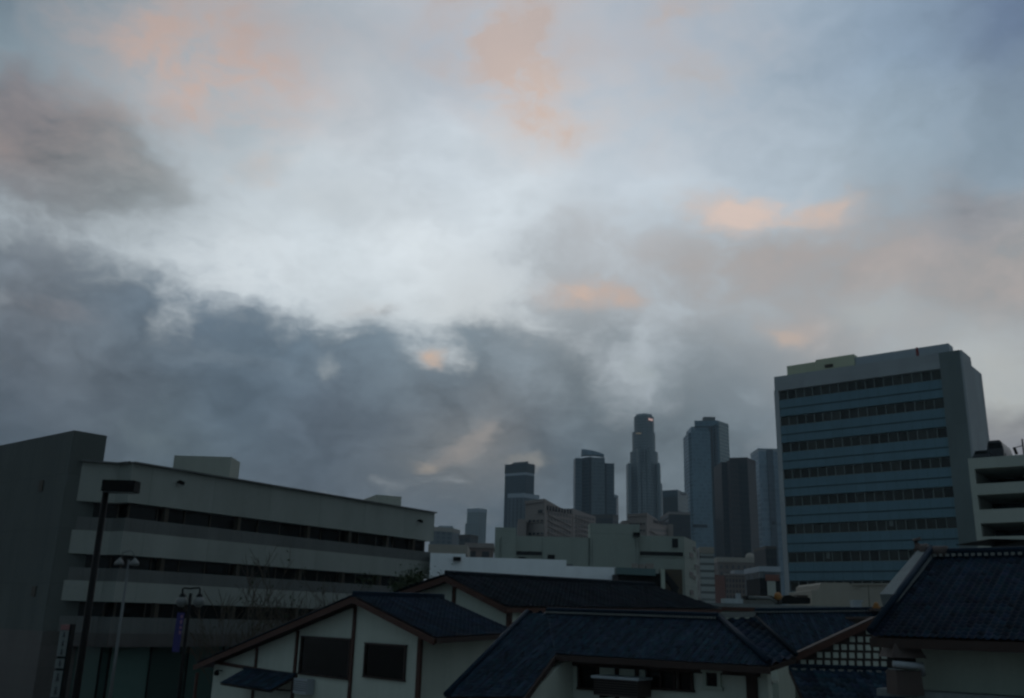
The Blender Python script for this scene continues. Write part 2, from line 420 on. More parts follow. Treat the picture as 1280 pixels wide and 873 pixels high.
# ================================================================== SETTING
def ground():
    mb = MB(); mb.face([(-1490, -55, 0), (1490, -55, 0), (1490, 2290, 0), (-1490, 2290, 0)])
    tag(mb.build('ground', M['paving']), None, None, kind='structure')
ground()
# ================================================================== LEFT OFFICE BUILDING
T = P(93, 538, 54); TL = at_h(5, 556, T.z); TR = at_h(134, 545, T.z)
pt = vplane(T, TR - T)
A = pt.hit(103, 577.5); ZR = A.z
B = at_h(150, 581.0, ZR); C = at_h(166, 579.5, ZR); D = at_h(543.5, 642, ZR)
dCD = (D - C); dCD.z = 0; L_CD = dCD.length; dCD.normalize(); nCD = V((-dCD.y, dCD.x, 0))   # points away from camera
if nCD.dot(C - EYE) < 0: nCD = -nCD
D2 = D + nCD * 26; A2 = A + V((-2, 30, 0))
office = thing('office_building', 'long pale concrete office building with dark ribbon windows at the left', 'building', (C.x, C.y, 0))
fp = [A, B, C, D, D2, A2]
def inset(poly, t):
    """move the visible edges A-B-C-D of the footprint back by t"""
    p = [V((q.x, q.y, 0)) for q in poly]; out = []
    def off(a, b):
        d = (b - a).normalized(); n = V((-d.y, d.x, 0)); 
        if n.dot(a - EYE) < 0: n = -n
        return a + n * t, d, b + n * t
    l1, l2, l3 = off(p[0], p[1]), off(p[1], p[2]), off(p[2], p[3])
    def isect(l, k):
        (a, d, _), (b, e, _) = l, k; den = d.x * e.y - d.y * e.x
        s_ = ((b.x - a.x) * e.y - (b.y - a.y) * e.x) / den; return a + d * s_
    return [l1[0], isect(l1, l2), isect(l2, l3), l3[2] - l3[1] * t, p[4] - l3[1] * t, p[5]]
levels = [('spandrel', 579.5, 628, 0, 'conc_light'), ('ribbon_window', 628, 647, .55, 'dark_glass'), ('sill_band', 647, 664, 0.10, 'conc_mid'),
          ('spandrel', 664, 693.5, 0, 'conc_light'), ('ribbon_window', 693.5, 710.5, .55, 'dark_glass'), ('sill_band', 710.5, 727, .10, 'conc_mid'),
          ('spandrel', 727, 752.5, 0, 'conc_light'), ('ribbon_window', 752.5, 771.5, .55, 'dark_glass'), ('spandrel', 771.5, 792, 0.05, 'conc_mid'),
          ('fascia_band', 792, 809.5, 0.0, 'granite'), ('shopfront', 809.5, None, 0.9, 'teal_glass')]
cpl = vplane(C, dCD)
for nm, y0, y1, t, mt in levels:
    z1 = zat(C, y0); z0 = zat(C, y1) if y1 else 0.0
    if nm == 'spandrel' and y0 < 580: z1 = ZR
    poly = inset(fp, t) if t else fp
    if nm in ('ribbon_window', 'shopfront'):
        # glass as separate panes with their own tone, behind it a dark core
        mb = MB(); q = [V((p.x, p.y, 0)) for p in poly]
        for a, b in ((q[0], q[1]), (q[1], q[2]), (q[2], q[3])):
            L = (b - a).length; k = max(1, int(L / (1.9 if nm == 'ribbon_window' else 2.6)))
            for i in range(k):
                u, w = a.lerp(b, i / k), a.lerp(b, (i + 1) / k); tt = tint(0.55)
                mb.face([(u.x, u.y, z0 - .02), (w.x, w.y, z0 - .02), (w.x, w.y, z1 + .02), (u.x, u.y, z1 + .02)], None, tt)
        wdw = mb.build(nm, M[mt], office)
        core = inset(fp, t + 0.05); one('core', M['black'], wdw, 'prism', [core[i] for i in range(6)], z0 - .02, z1 + .02)
        mb = MB()
        for a, b in ((q[0], q[1]), (q[1], q[2]), (q[2], q[3])):
            L = (b - a).length; k = max(1, int(L / (1.9 if nm == 'ribbon_window' else 2.6)))
            d = (b - a).normalized(); n = V((d.y, -d.x, 0)); n = n if n.dot(EYE - a) > 0 else -n
            for i in range(k + 1):
                u = a.lerp(b, i / k) + n * 0.04
                mb.beam((u.x, u.y, z0), (u.x, u.y, z1), 0.06, 0.08, up=d)
        mb.build('mullion', M['bronze'] if nm == 'ribbon_window' else M['black_metal'], wdw)
        if nm == 'ribbon_window':
            for px in ((208, 300, 388, 440, 487, 520) if y0 < 640 else (205, 300, 378, 432, 478)):
                c = cpl.hit(px, 660 if y0 < 640 else 705); c = V((c.x, c.y, 0)) + nCD * (t - 0.16)
                one('column', M['column'], office, 'beam', (c.x, c.y, z0 - .01), (c.x, c.y, z1 + .01), 0.55, 0.26, up=dCD)
    else:
        one(nm, M[mt], office, 'prism', poly, z0, z1)
# coping
cop = [V((p.x, p.y, 0)) for p in (A, B, C, D)]
mb = MB()
for a, b in zip(cop[:-1], cop[1:]): mb.beam(V((a.x, a.y, ZR + .05)), V((b.x, b.y, ZR + .05)), 0.5, 0.10)
mb.build('coping', M['conc_mid'], office)
# stair tower with a granite base
tl, tr = V((TL.x, TL.y, 0)), V((TR.x, TR.y, 0)); t0 = V((T.x, T.y, 0))
ext = tl + (tl - t0) * 0.6
zp = zat(t0, 789)
stair = one('stair_tower', M['conc_tower'], office, 'prism', [t0, tr, tr + (ext - t0), ext], zp, T.z)
out_ = (t0 - (tr + ext) / 2).normalized() * 0.12
one('plinth', M['granite'], office, 'prism', [t0 + out_, tr + out_, tr + (ext - t0), ext + out_], 0, zp - 0.003)
lpl = vplane(t0, tl - t0)
for px, py in ((52, 608), (43, 740)):   # slit vents on the blank stair tower
    p, q, zt = rect(lpl, px - 2.2, px + 2.2, py - 7, py + 6)
    mb = MB(); mb.beam(V((p.x, p.y, (p.z + zt) / 2)) + lpl.n * .03, V((q.x, q.y, (p.z + zt) / 2)) + lpl.n * .03, 0.08, zt - p.z); mb.build('vent_slit', M['bronze'], office)
def roof_block(name, parent, mat, edges, Y, h=None, depth=8):
    a, b = P(*edges[0], Y), None
    b = at_h(*edges[1], a.z) if h is None else P(*edges[1], Y)
    d = (b - a); n = V((-d.y, d.x, 0)).normalized(); n = n if n.dot(a - EYE) > 0 else -n
    return one(name, mat, parent, 'prism', [a, b, b + n * depth, a + n * depth], ZR - 0.3, a.z)
roof_block('penthouse', office, M['pent'], [(218, 569.5), (289, 573.5)], 72, 1, depth=2.5)
pa, pb, pc_ = P(454, 623, 88), P(471, 618.5, 84), P(502, 620.3, 85); pa.z = pc_.z = pb.z
one('penthouse', M['pent'], office, 'prism', [pa, pb, pc_, pc_ + V((-3, 7, 0))], ZR - .3, pb.z)
for px, py in ((222, 603), (522, 651)):
    c = cpl.hit(px, py); mb = MB(); mb.beam(c - nCD * 0.0, c - nCD * 0.35, 0.12, 0.12); mb.beam(c - nCD * 0.3 - dCD * .12 , c - nCD * .3 + dCD * .25 - V((0, 0, .08)), .16, .2)
    mb.build('security_camera', M['black_metal'], office)
# ================================================================== STREET FURNITURE, LEFT
# tall shoebox street lamp
Yl = 26.0
top = P(131, 604, Yl); base = V((P(116, 700, Yl).x - 0.18, Yl, 0))
hp = P(134, 604, Yl)
lamp = thing('street_lamp', 'tall black street lamp with one rectangular head in front of the stair tower', 'street lamp', (hp.x, Yl, 0))
mb = MB(); mb.tube([(hp.x, Yl, 0), (hp.x, Yl, hp.z)], [0.105, 0.085], 10); mb.build('pole', M['black_metal'], lamp)
mb = MB(); mb.lathe((hp.x, Yl, 0), [(0.28, 0), (0.28, .25), (.18, .4), (.18, .6), (0.1, .62)], 12); mb.build('pole_base', M['black_metal'], lamp)
hl, hr = P(131, 609, Yl), P(171.5, 609, Yl)
zt, zb = P(150, 601.5, Yl).z, P(150, 615.5, Yl).z
mb = MB(); mb.prism([(hl.x, Yl - .22), (hr.x, Yl - .22), (hr.x, Yl + .22), (hl.x, Yl + .22)], zb, zt)
hd = mb.build('lamp_head', M['black_metal'], lamp)
mb = MB(); mb.prism([(hl.x + .06, Yl - .17), (hr.x - .06, Yl - .17), (hr.x - .06, Yl + .17), (hl.x + .06, Yl + .17)], zb - .02, zb - .003); mb.build('lens', M['milk'], hd)
# thin pale lamp post with two small bells
Yp = 40.0; c0 = P(156.5, 735, Yp)
post = thing('lamp_post', 'thin pale lamp post with two small bell lamps behind the tall black lamp', 'lamp post', (c0.x, Yp, 0))
zt = P(160, 700, Yp).z
mb = MB(); mb.tube([(c0.x, Yp, 0), (c0.x, Yp, zt)], [0.10, 0.05], 8); mb.build('pole', M['galv'], post)
l, r = P(149, 705, Yp), P(168, 705, Yp)
mb = MB(); mb.tube([(l.x, Yp, zt + .05), (l.x + .1, Yp, zt + .3), (c0.x, Yp, zt + .38), (r.x - .1, Yp, zt + .3), (r.x, Yp, zt + .05)], 0.025, 6); mb.build('arm', M['galv'], post)
for q in (l, r):
    mb = MB(); mb.lathe((q.x, Yp, zt - .22), [(0.0, 0), (0.2, 0.0), (0.18, .12), (.07, .24), (.03, .3)], 12); mb.build('lamp_shade', M['milk'], post)
# two-globe lamp post with a banner
Yg = 37.0; c = P(238.5, 742, Yg)
gl = thing('lamp_post', 'dark two-armed lamp post with round milky globes carrying a purple banner', 'lamp post', (c.x, Yg, 0))
mb = MB(); mb.tube([(c.x, Yg, 0), (c.x, Yg, c.z)], [.09, .06], 8); mb.build('pole', M['black_metal'], gl)
for px in (228.5, 250):
    q = P(px, 736, Yg); g = P(px - 1.5, 752.5, Yg)
    mb = MB(); mb.tube([(c.x, Yg, q.z), (q.x * .9 + c.x * .1, Yg, q.z + .03), (q.x, Yg, q.z), (g.x, Yg, g.z + .30)], .035, 6)
    mb.lathe((g.x, Yg, g.z + .14), [(.14, 0), (.12, .1), (.04, .18)], 10); mb.build('arm', M['black_metal'], gl)
    mb = MB(); mb.lathe((g.x, Yg, g.z - .2), [(0, 0), (.12, .03), (.2, .12), (.225, .2), (.2, .3), (.14, .37)], 14); mb.build('globe', M['milk'], gl)
b0, b1 = P(222.5, 766, Yg), P(231.5, 766, Yg); zb = P(223, 815, Yg).z; zt = b0.z
bn = thing('banner', 'narrow blue purple banner with pink print hanging on the two-globe lamp post', 'banner', (b0.x, Yg, zb))
dx = -0.18
mb = MB()
k = 10
for i in range(k):
    za, zc = zb + (zt - zb) * i / k, zb + (zt - zb) * (i + 1) / k
    def xx(z, e): return (b0.x if e == 0 else b1.x) - 0.03 * math.sin(z * 2.1)
    ya, yc = Yg - .1 + .03 * math.sin(za * 3), Yg - .1 + .03 * math.sin(zc * 3)
    mb.face([(xx(za, 0), ya, za), (xx(za, 1), ya, za), (xx(zc, 1), yc, zc), (xx(zc, 0), yc, zc)])
    mb.face([(xx(za, 0), ya + .01, za), (xx(zc, 0), yc + .01, zc), (xx(zc, 1), yc + .01, zc), (xx(za, 1), ya + .01, za)])
mb.build('cloth', M['banner_blue'], bn)
mb = MB(); rr = random.Random(4); z = zb + .45 * (zt - zb)
while z < zt - .1:   # a column of pale pink figures
    h = rr.uniform(.1, .2); x0 = b0.x + .17; mb.prism([(x0, Yg - .155), (x0 + .09, Yg - .155), (x0 + .09, Yg - .15), (x0, Yg - .15)], z, z + h); z += h + .07
mb.build('print', M['banner_pink'], bn)
mb = MB(); mb.tube([(b0.x - .02, Yg - .1, zt + .02), (c.x, Yg - .02, zt + .02)], .02, 6); mb.tube([(b0.x - .02, Yg - .1, zb - .02), (c.x, Yg - .02, zb - .02)], .02, 6); mb.build('bracket', M['black_metal'], bn)
# vertical stacked sign
Ys = 33.0; s0 = P(83, 788, Ys); sx = s0.x
sg = thing('street_sign', 'tall narrow sign of stacked pale panels with faint lettering at the bottom left', 'sign', (sx, Ys, 0))
def sbox(y0, y1, mat, nm):
    za, zb_ = P(78, y1, Ys).z, P(78, y0, Ys).z
    xa, xb = P(75.5, 800, Ys).x, P(87, 800, Ys).x
    mb = MB(); mb.prism([(xa, Ys - .12), (xb, Ys - .12), (xb, Ys + .12), (xa, Ys + .12)], za, zb_); o = mb.build(nm, M[mat], sg); return xa, xb, za, zb_, o
sbox(781, 787.5, 'sign_red', 'header_panel')
for y0, y1, kk in ((788, 820.5, 3), (823.5, 835.5, 1), (838.5, 872, 2)):
    xa, xb, za, zc, o = sbox(y0, y1, 'sign_white', 'panel')
    mb = MB()
    for i in range(kk):   # brush-like characters, too dim to read in the picture
        zc_ = za + (zc - za) * (i + .5) / kk; hs = min(.16, (zc - za) / kk * .32); xm = (xa + xb) / 2; yy = Ys - .125
        for (u0, v0, u1, v1) in ((-.6, .7, .6, .7), (-.8, .1, .8, .1), (0, 1, 0, -1), (-.1, 0, -.7, -.9), (.1, 0, .7, -.9)):
            mb.beam((xm + u0 * hs * .6, yy, zc_ + v0 * hs), (xm + u1 * hs * .6, yy, zc_ + v1 * hs), .02, .022, up=(0, 1, 0))
    mb.build('lettering', M['ink'], o)
mb = MB(); xb = P(87, 800, Ys).x; mb.prism([(xb + .003, Ys - .15), (xb + .07, Ys - .15), (xb + .07, Ys + .15), (xb + .003, Ys + .15)], 0, P(80, 780, Ys).z); mb.build('post', M['black_metal'], sg)
mb = MB(); xa = P(75.5, 800, Ys).x; mb.prism([(xa + .02, Ys - .08), (xb - .02, Ys - .08), (xb - .02, Ys + .08), (xa + .02, Ys + .08)], 0, P(78, 786, Ys).z); mb.build('core', M['black_metal'], sg)
# ================================================================== TREES
def bare_tree(px, Y, topy, seed, label, leafy=0.05, spread=0.42, group='bare street trees'):
    rnd = random.Random(seed); x0 = P(px, 780, Y).x; zt = P(px, topy, Y).z
    t = thing('street_tree', label, 'tree', (x0, Y, 0), group)
    tr, cr, lf = MB(), MB(), MB()
    def grow(p, d, L, r, lev, mb):
        pts = [p]; rad = [r]; k = 4
        for i in range(k):
            d = (d + V((rnd.gauss(0, .13), rnd.gauss(0, .13), rnd.gauss(0.05, .06)))).normalized()
            p = p + d * (L / k); pts.append(p); rad.append(r * (1 - .55 * (i + 1) / k))
        mb.tube(pts, [max(x, .012) for x in rad], 6 if lev < 2 else 4, lev < 1)
        if lev >= 4:
            if rnd.random() < leafy * 3:
                for _ in range(rnd.randint(2, 6)):
                    c = pts[rnd.randint(1, k)] + V((rnd.gauss(0, .1), rnd.gauss(0, .1), rnd.gauss(0, .1))); s_ = rnd.uniform(.05, .11)
                    a = V((rnd.gauss(0, 1), rnd.gauss(0, 1), rnd.gauss(0, 1))).normalized(); b = a.cross(V((.3, .2, 1))).normalized()
                    lf.face([c - a * s_, c + b * s_ * .6, c + a * s_, c - b * s_ * .6])
            return
        nb = 3 if lev > 0 else 6
        for i in range(nb):
            k_ = rnd.randint(2, k); q = pts[k_]; az = rnd.uniform(0, 6.28)
            dd = (d + V((math.cos(az), math.sin(az), 0)) * (spread * rnd.uniform(.7, 1.5))).normalized()
            grow(q, dd, L * rnd.uniform(.55, .8), rad[k_] * .65, lev + 1, cr)
    grow(V((x0, Y, 0)), V((rnd.gauss(0, .04), 0, 1)), zt * .42, .085, 0, tr)
    tr.build('trunk', M['bark'], t); c_ = cr.build('crown', M['bark'], t)
    if lf.f: lf.build('leaves', M['leaf'], c_)
    return t
for px, Y, ty, sd, lb in ((283, 52, 738, 3, 'bare thin street tree just right of the two-globe lamp post'), (318, 54, 722, 5, 'bare street tree with a wide twiggy crown left of the gable house windows'),
                          (352, 57, 712, 8, 'tallest bare street tree, in front of the long pale office building'), (392, 60, 724, 11, 'bare street tree above the left roof slope of the gable house'),
                          (426, 63, 728, 14, 'bare street tree farthest along the office front beside the gable')):
    bare_tree(px, Y, ty, sd, lb)
def leafy_tree(px, Y, topy, hw, seed, label):
    rnd = random.Random(seed); x0 = P(px, 720, Y).x; zt = P(px, topy, Y).z
    t = thing('leafy_tree', label, 'tree', (x0, Y, 0))
    mb = MB(); mb.tube([(x0, Y, 0), (x0 + .2, Y, zt * .5), (x0 + .1, Y, zt * .8)], [.16, .11, .04], 7); mb.build('trunk', M['bark'], t)
    lf = MB(); clumps = [V((x0 + rnd.gauss(0, hw * .5), Y + rnd.gauss(0, hw * .5), zt - abs(rnd.gauss(0, 1.2)) - .25)) for _ in range(26)]
    for c in clumps:
        rr = rnd.uniform(.25, .7)
        for _ in range(110):
            p = c + V((rnd.gauss(0, rr * .6), rnd.gauss(0, rr * .6), rnd.gauss(0, rr * .45))); s_ = rnd.uniform(.05, .12)
            a = V((rnd.gauss(0, 1), rnd.gauss(0, 1), rnd.gauss(0, .6))).normalized(); b = a.cross(V((rnd.gauss(0, 1), rnd.gauss(0, 1), 1))).normalized()
            lf.face([p - a * s_, p + b * s_ * .5, p + a * s_, p - b * s_ * .5])
    lf.build('crown', M['leaf'], t)
leafy_tree(524, 62, 713, 2.2, 2, 'small green leafy tree at the right end of the long office building')
# ================================================================== GABLE HOUSE (front left)
def gable_house(name, label, F0px, Y0, dF, apex, eaveR, eaveL, roofR, ridge_far, mats, depth):
    pass
dF = V((-.66, .75, 0)).normalized(); e1 = V((.75, .66, 0)).normalized()
F0 = P(527, 803, 33.0); fpl = vplane(F0, dF)
h1 = thing('gable_house', 'cream gabled house with blue tiled roof and two dark windows, front left', 'house', (F0.x, F0.y, 0))
ov = fpl.n * 0.55
rpl = Plane(F0 + ov, fpl.n)
ap = rpl.hit(441.6, 745.5); er = rpl.hit(543.7, 797.5); el = rpl.hit(243, 831)
nR = e1.cross(er - ap).normalized(); planeR = Plane(ap, nR)
rp = [ap, planeR.hit(554, 748.5), planeR.hit(648, 791.5), er]
rf, n_, s_ = tile_roof('roof', M['tile_deep'], h1, rp, e1, tw=.19, tl=.24, seedv=3, tone=.3)
ridge_cap(h1, ap, rp[1], dots=False, r=.06)
rl_len = (rp[1] - ap).length
lp = [ap, ap + e1 * rl_len, el + e1 * rl_len, el]
tile_roof('roof', M['tile_deep'], h1, lp, e1, tw=.4, tl=.45, seedv=4)
# gable wall: the fascia hangs just below the roof line
def below(p, k): return V((p.x, p.y, p.z - k))
def onwall(p, pl): # drop a roof point back onto the wall plane
    return V(p) - pl.n * ((V(p) - pl.o).dot(pl.n))
wa, wl = onwall(below(ap, .2), fpl), onwall(below(el, .2), fpl)
r1 = V((F0.x, F0.y, onwall(er, fpl).z))
sl = (er - ap); 
def roofz(px):   # height of the gable outline above the wall at picture column px
    q = fpl.hit(px, 800); k = (q - wa).dot(dF)
    if k < 0: kk = (onwall(er, fpl) - wa).dot(dF); return wa.z + (onwall(below(er, .2), fpl).z - wa.z) * k / kk
    kk = (wl - wa).dot(dF); return wa.z + (wl.z - wa.z) * k / kk
wr = V((F0.x, F0.y, roofz(527)))
wlx = wa + dF * ((wl - wa).dot(dF) * .93); wlx.z = wa.z + (wl.z - wa.z) * .93
mb = MB(); inn = -fpl.n * .25
mb.slab([V((wlx.x, wlx.y, 0)), V((wr.x, wr.y, 0)), wr, wa, wlx], -fpl.n, .25); mb.build('gable_wall', M['plaster'], h1)
# right side wall, under the eave
sidepl = vplane(F0, e1); Ls = 9.0
zs = wr.z - .05
mb = MB(); a = V((F0.x, F0.y, 0)) - fpl.n * .25; a -= dF * 0.0
mb.slab([a, a + e1 * Ls, V((a.x + e1.x * Ls, a.y + e1.y * Ls, zs)), V((a.x, a.y, zs))], dF, .25); mb.build('side_wall', M['plaster'], h1)
# timber posts, beam, bargeboards
mb = MB(); mb.beam(below(ap, .13) + fpl.n * .01, below(er, .13) + fpl.n * .01, .07, .20); mb.build('bargeboard', M['timber'], h1)
mb = MB(); mb.beam(below(ap, .13) + fpl.n * .01, below(el, .13) + fpl.n * .01, .07, .22); mb.build('bargeboard', M['timber'], h1)
mb = MB(); mb.beam(below(er, .10) + e1 * .05, below(rp[2], .10), .06, .16); mb.build('eave_board', M['timber_dark'], h1)
for px, w in ((526.5, .20), (442.5, .15), (372.5, .15), (323.5, .13), (252, .16)):
    q = fpl.hit(px, 800); z1 = roofz(px) - .02
    mb = MB(); q = V((q.x, q.y, 0)) + fpl.n * .03
    mb.beam(q, (q.x, q.y, z1), .10, w, up=dF); mb.build('timber_post', M['timber'], h1)
b0 = fpl.hit(264, 827); b1 = fpl.hit(372, 845.5)
mb = MB(); zz = (b0.z + b1.z) / 2; mb.beam(V((b0.x, b0.y, b0.z)) + fpl.n * .03, V((b1.x, b1.y, b1.z)) + fpl.n * .03, .09, .14); mb.build('tie_beam', M['timber'], h1)
window('window', h1, fpl, 376.5, 438, 798.5, 845, M['window_dark'], M['timber_dark'], nx=1)
window('window', h1, fpl, 457, 507.5, 807, 847.5, M['window_dark'], M['timber_dark'], nx=1)
lm = fpl.hit(278, 839)
mb = MB(); mb.beam(lm, lm + fpl.n * .22 + V((0, 0, .05)), .05, .05); mb.lathe(lm + fpl.n * .26 - V((0, 0, .2)), [(0, 0), (.11, .02), (.12, .14), (.06, .24), (0, .26)], 10); mb.build('wall_lamp', M['black_metal'], h1)
# small tiled awning on the gable wall
awp = Plane(fpl.o + fpl.n * .02, fpl.n); a0, a1 = awp.hit(307, 836.5), awp.hit(371, 845)
zt = (a0.z + a1.z) / 2; a0.z = a1.z = zt
aw = thing('tiled_awning', 'small blue tiled awning low on the gable wall under the cream house window', 'awning', (a0.x, a0.y, zt))
tile_roof('tiles', M['tile_blue'], aw, [a0, a1, a1 + fpl.n * 1.1 - V((0, 0, .55)), a0 + fpl.n * 1.1 - V((0, 0, .55))], dF, tw=.24, tl=.27, thick=.06)
mb = MB(); mb.beam(a0 + V((0, 0, .03)) + fpl.n * .06, a1 + V((0, 0, .03)) + fpl.n * .06, .12, .12); mb.build('ridge_cap', M['tile_deep'], aw)
mb = MB(); 
for u in (0.1, 0.9):
    q = a0.lerp(a1, u); mb.beam(q - V((0, 0, .6)), q + fpl.n * .8 - V((0, 0, .52)), .06, .06)
mb.build('bracket', M['timber_dark'], aw)
# pale unit at the foot of the first window
q0, q1, zt = rect(fpl, 377, 394, 848.5, 853.5)
ac = thing('window_box', 'small pale box fixed under the left window of the cream house', 'box', (q0.x, q0.y, q0.z - .35))
mb = MB(); mb.prism([q0 + fpl.n * .02, q1 + fpl.n * .02, q1 + fpl.n * .35, q0 + fpl.n * .35], zt - .55, zt); bd = mb.build('case', M['ac_metal'], ac)
mb = MB()
for i in range(5): z = zt - .1 - i * .08; mb.beam(q0 + fpl.n * .355 + V((0, 0, z - q0.z)), q1 + fpl.n * .355 + V((0, 0, z - q0.z)), .012, .02)
mb.build('louvre', M['black_metal'], ac)
# ================================================================== REAR HOUSE (slate roof)
f2o = P(557, 721, 47.0); f2 = vplane(f2o, dF); e2 = V((.72, .69, 0)).normalized()
h2 = thing('gable_house', 'cream house with long slate dark roof behind the front left gable', 'house', (f2o.x, f2o.y, 0))
r2 = Plane(f2o + f2.n * .6, f2.n); ap2 = r2.hit(557, 719.5); er2 = r2.hit(633, 758.5); el2 = r2.hit(480, 746)
pl2 = Plane(ap2, e2.cross(er2 - ap2))
rp2 = [ap2, pl2.hit(600, 722), pl2.hit(770, 731.2), pl2.hit(818, 733.5), pl2.hit(858, 744.5), pl2.hit(902, 761), pl2.hit(770, 761.5), er2]
top_far = pl2.hit(818, 733.5)
rp2 = [ap2, top_far, pl2.hit(902, 761.5), er2]
tile_roof('roof', M['tile_slate'], h2, rp2, e2, tw=.3, tl=.27, seedv=9, tone=.2, thick=.15)
ridge_cap(h2, ap2, top_far, dots=False, mat=M['tile_slate'])
Lr = (top_far - ap2).length
tile_roof('roof', M['tile_slate'], h2, [ap2, ap2 + e2 * Lr, el2 + e2 * Lr, el2], e2, tw=.45, tl=.5, seedv=10)
wa2, wl2, wr2 = onwall(below(ap2, .22), f2), onwall(below(el2, .22), f2), onwall(below(er2, .22), f2)
k = .95; wr2_ = wa2.lerp(wr2, .93); wl2_ = wa2.lerp(wl2, .93)
mb = MB(); mb.slab([V((wl2_.x, wl2_.y, 0)), V((wr2_.x, wr2_.y, 0)), wr2_, wa2, wl2_], -f2.n, .25); mb.build('gable_wall', M['plaster'], h2)
mb = MB(); a = V((wr2_.x, wr2_.y, 0)) - f2.n * .25; zs = wr2_.z - .1
mb.slab([a, a + e2 * 34, V((a.x + e2.x * 34, a.y + e2.y * 34, zs)), V((a.x, a.y, zs))], dF, .25); mb.build('side_wall', M['plaster2'], h2)
for p_, q_ in ((ap2, er2), (ap2, el2)):
    mb = MB(); mb.beam(below(p_, .17) + f2.n * .01, below(q_, .17) + f2.n * .01, .07, .26); mb.build('bargeboard', M['timber'], h2)
mb = MB(); mb.beam(below(er2, .16), below(rp2[2], .16), .08, .2); mb.build('eave_board', M['timber'], h2)
for u, w in ((0, .22),):
    q = V((wa2.x, wa2.y, 0)) + f2.n * .03; mb = MB(); mb.beam((q.x, q.y, 2), (q.x, q.y, wa2.z), .1, w, up=dF); mb.build('timber_post', M['timber'], h2)
q = V((wr2_.x, wr2_.y, 0)) + f2.n * .03 + dF * .12; mb = MB(); mb.beam((q.x, q.y, 2), (q.x, q.y, wr2_.z), .12, .3, up=dF); mb.build('timber_post', M['timber'], h2)
# ================================================================== LONG BLUE ROOF HOUSE (front centre)
e3 = V((.79, -.61, 0)).normalized(); s3 = V((-.61, -.79, 0)).normalized()
R0 = P(682, 767, 30.0); sd3 = (s3 + V((0, 0, -.5))).normalized(); pl3 = Plane(R0, e3.cross(sd3))
h3 = thing('tiled_house', 'low house with long blue tiled roof stepping down in the front centre', 'house', (R0.x, R0.y, 0))
K = lambda *a: pl3.hit(*a)
ra, rb = K(659, 767.5), K(899, 775)
polyA = [K(659, 767.5), K(684, 767.5), K(694.5, 818), K(655, 872), K(557, 872)]
polyB = [K(684, 767.5), rb, K(962, 833.5), K(694.5, 818)]
allp = [polyA[0], rb, K(962, 833.5), polyA[3], polyA[4]]
tile_roof('roof', M['tile_blue'], h3, [polyA[0], rb, K(962, 833.5)], e3, polys=[polyA, polyB], tw=.098, tl=.15, seedv=21, tone=.28)
# back slope so that the ridge is a real ridge
bk = -s3 * 3.5 + V((0, 0, -1.7))
ridge_cap(h3, K(684, 767.5), rb, side=s3, tw=.098, r=.055)
tile_roof('roof', M['tile_deep'], h3, [polyA[0], rb, rb + bk, polyA[0] + bk], e3, tw=.4, tl=.45, seedv=22)
# east hip face (dark teal, seen at a glancing angle)
hp = [K(899, 775), K(962, 833.5)]
hn = Plane(hp[0], (hp[1] - hp[0]).cross(V((1, .35, .10))))
q1, q2 = hn.hit(943, 774), hn.hit(996, 822)
tile_roof('roof', M['tile_deep'], h3, [hp[0], q1, q2, hp[1]], (q1 - hp[0]), tw=.3, tl=.3, seedv=23, tone=.2)
mb = MB(); mb.tube([hp[0] + V((0, 0, .1)), hp[1] + V((0, 0, .1))], .075, 8); mb.build('hip_cap', M['tile_deep'], h3)
mb = MB(); mb.tube([q1 + V((0, 0, .08)), q2 + V((0, 0, .08))], .05, 8); mb.build('hip_cap', M['tile_slate'], h3)
mb = MB(); mb.beam(hp[0] + V((0, 0, .12)), q1 + V((0, 0, .12)), .18, .14); mb.build('ridge_cap', M['mortar'], h3)
# walls under the eave
ev0, ev1 = K(694.5, 818), K(962, 833.5)
wz = ev0.z - .16
w0 = ev0 - s3 * .75 + e3 * .1; w1 = w0 + e3 * ((ev1 - ev0).dot(e3) - .5)
w3 = vplane(w0, e3)
mb = MB(); mb.slab([V((w0.x, w0.y, 0)), V((w1.x, w1.y, 0)), V((w1.x, w1.y, wz + .2)), V((w0.x, w0.y, wz + .2))], s3, -.25); mb.build('front_wall', M['plaster'], h3)
lo = polyA[3]
v0 = V((w0.x, w0.y, 0)); Lw = (lo - ev0).dot(s3) + 1.2
mb = MB(); a, b = v0, v0 + s3 * Lw
za = wz + .2; 
slope = .5
mb.slab([a, b, V((b.x, b.y, za - slope * Lw)), V((a.x, a.y, za))], e3, -.25); mb.build('wing_wall', M['plaster'], h3)
mb = MB(); mb.beam(below(ev0, .09), below(ev1, .09), .10, .16); mb.build('eave_board', M['timber_dark'], h3)
mb = MB(); mb.beam(below(ev0, .09), below(lo, .09), .08, .16); mb.build('bargeboard', M['timber_dark'], h3)
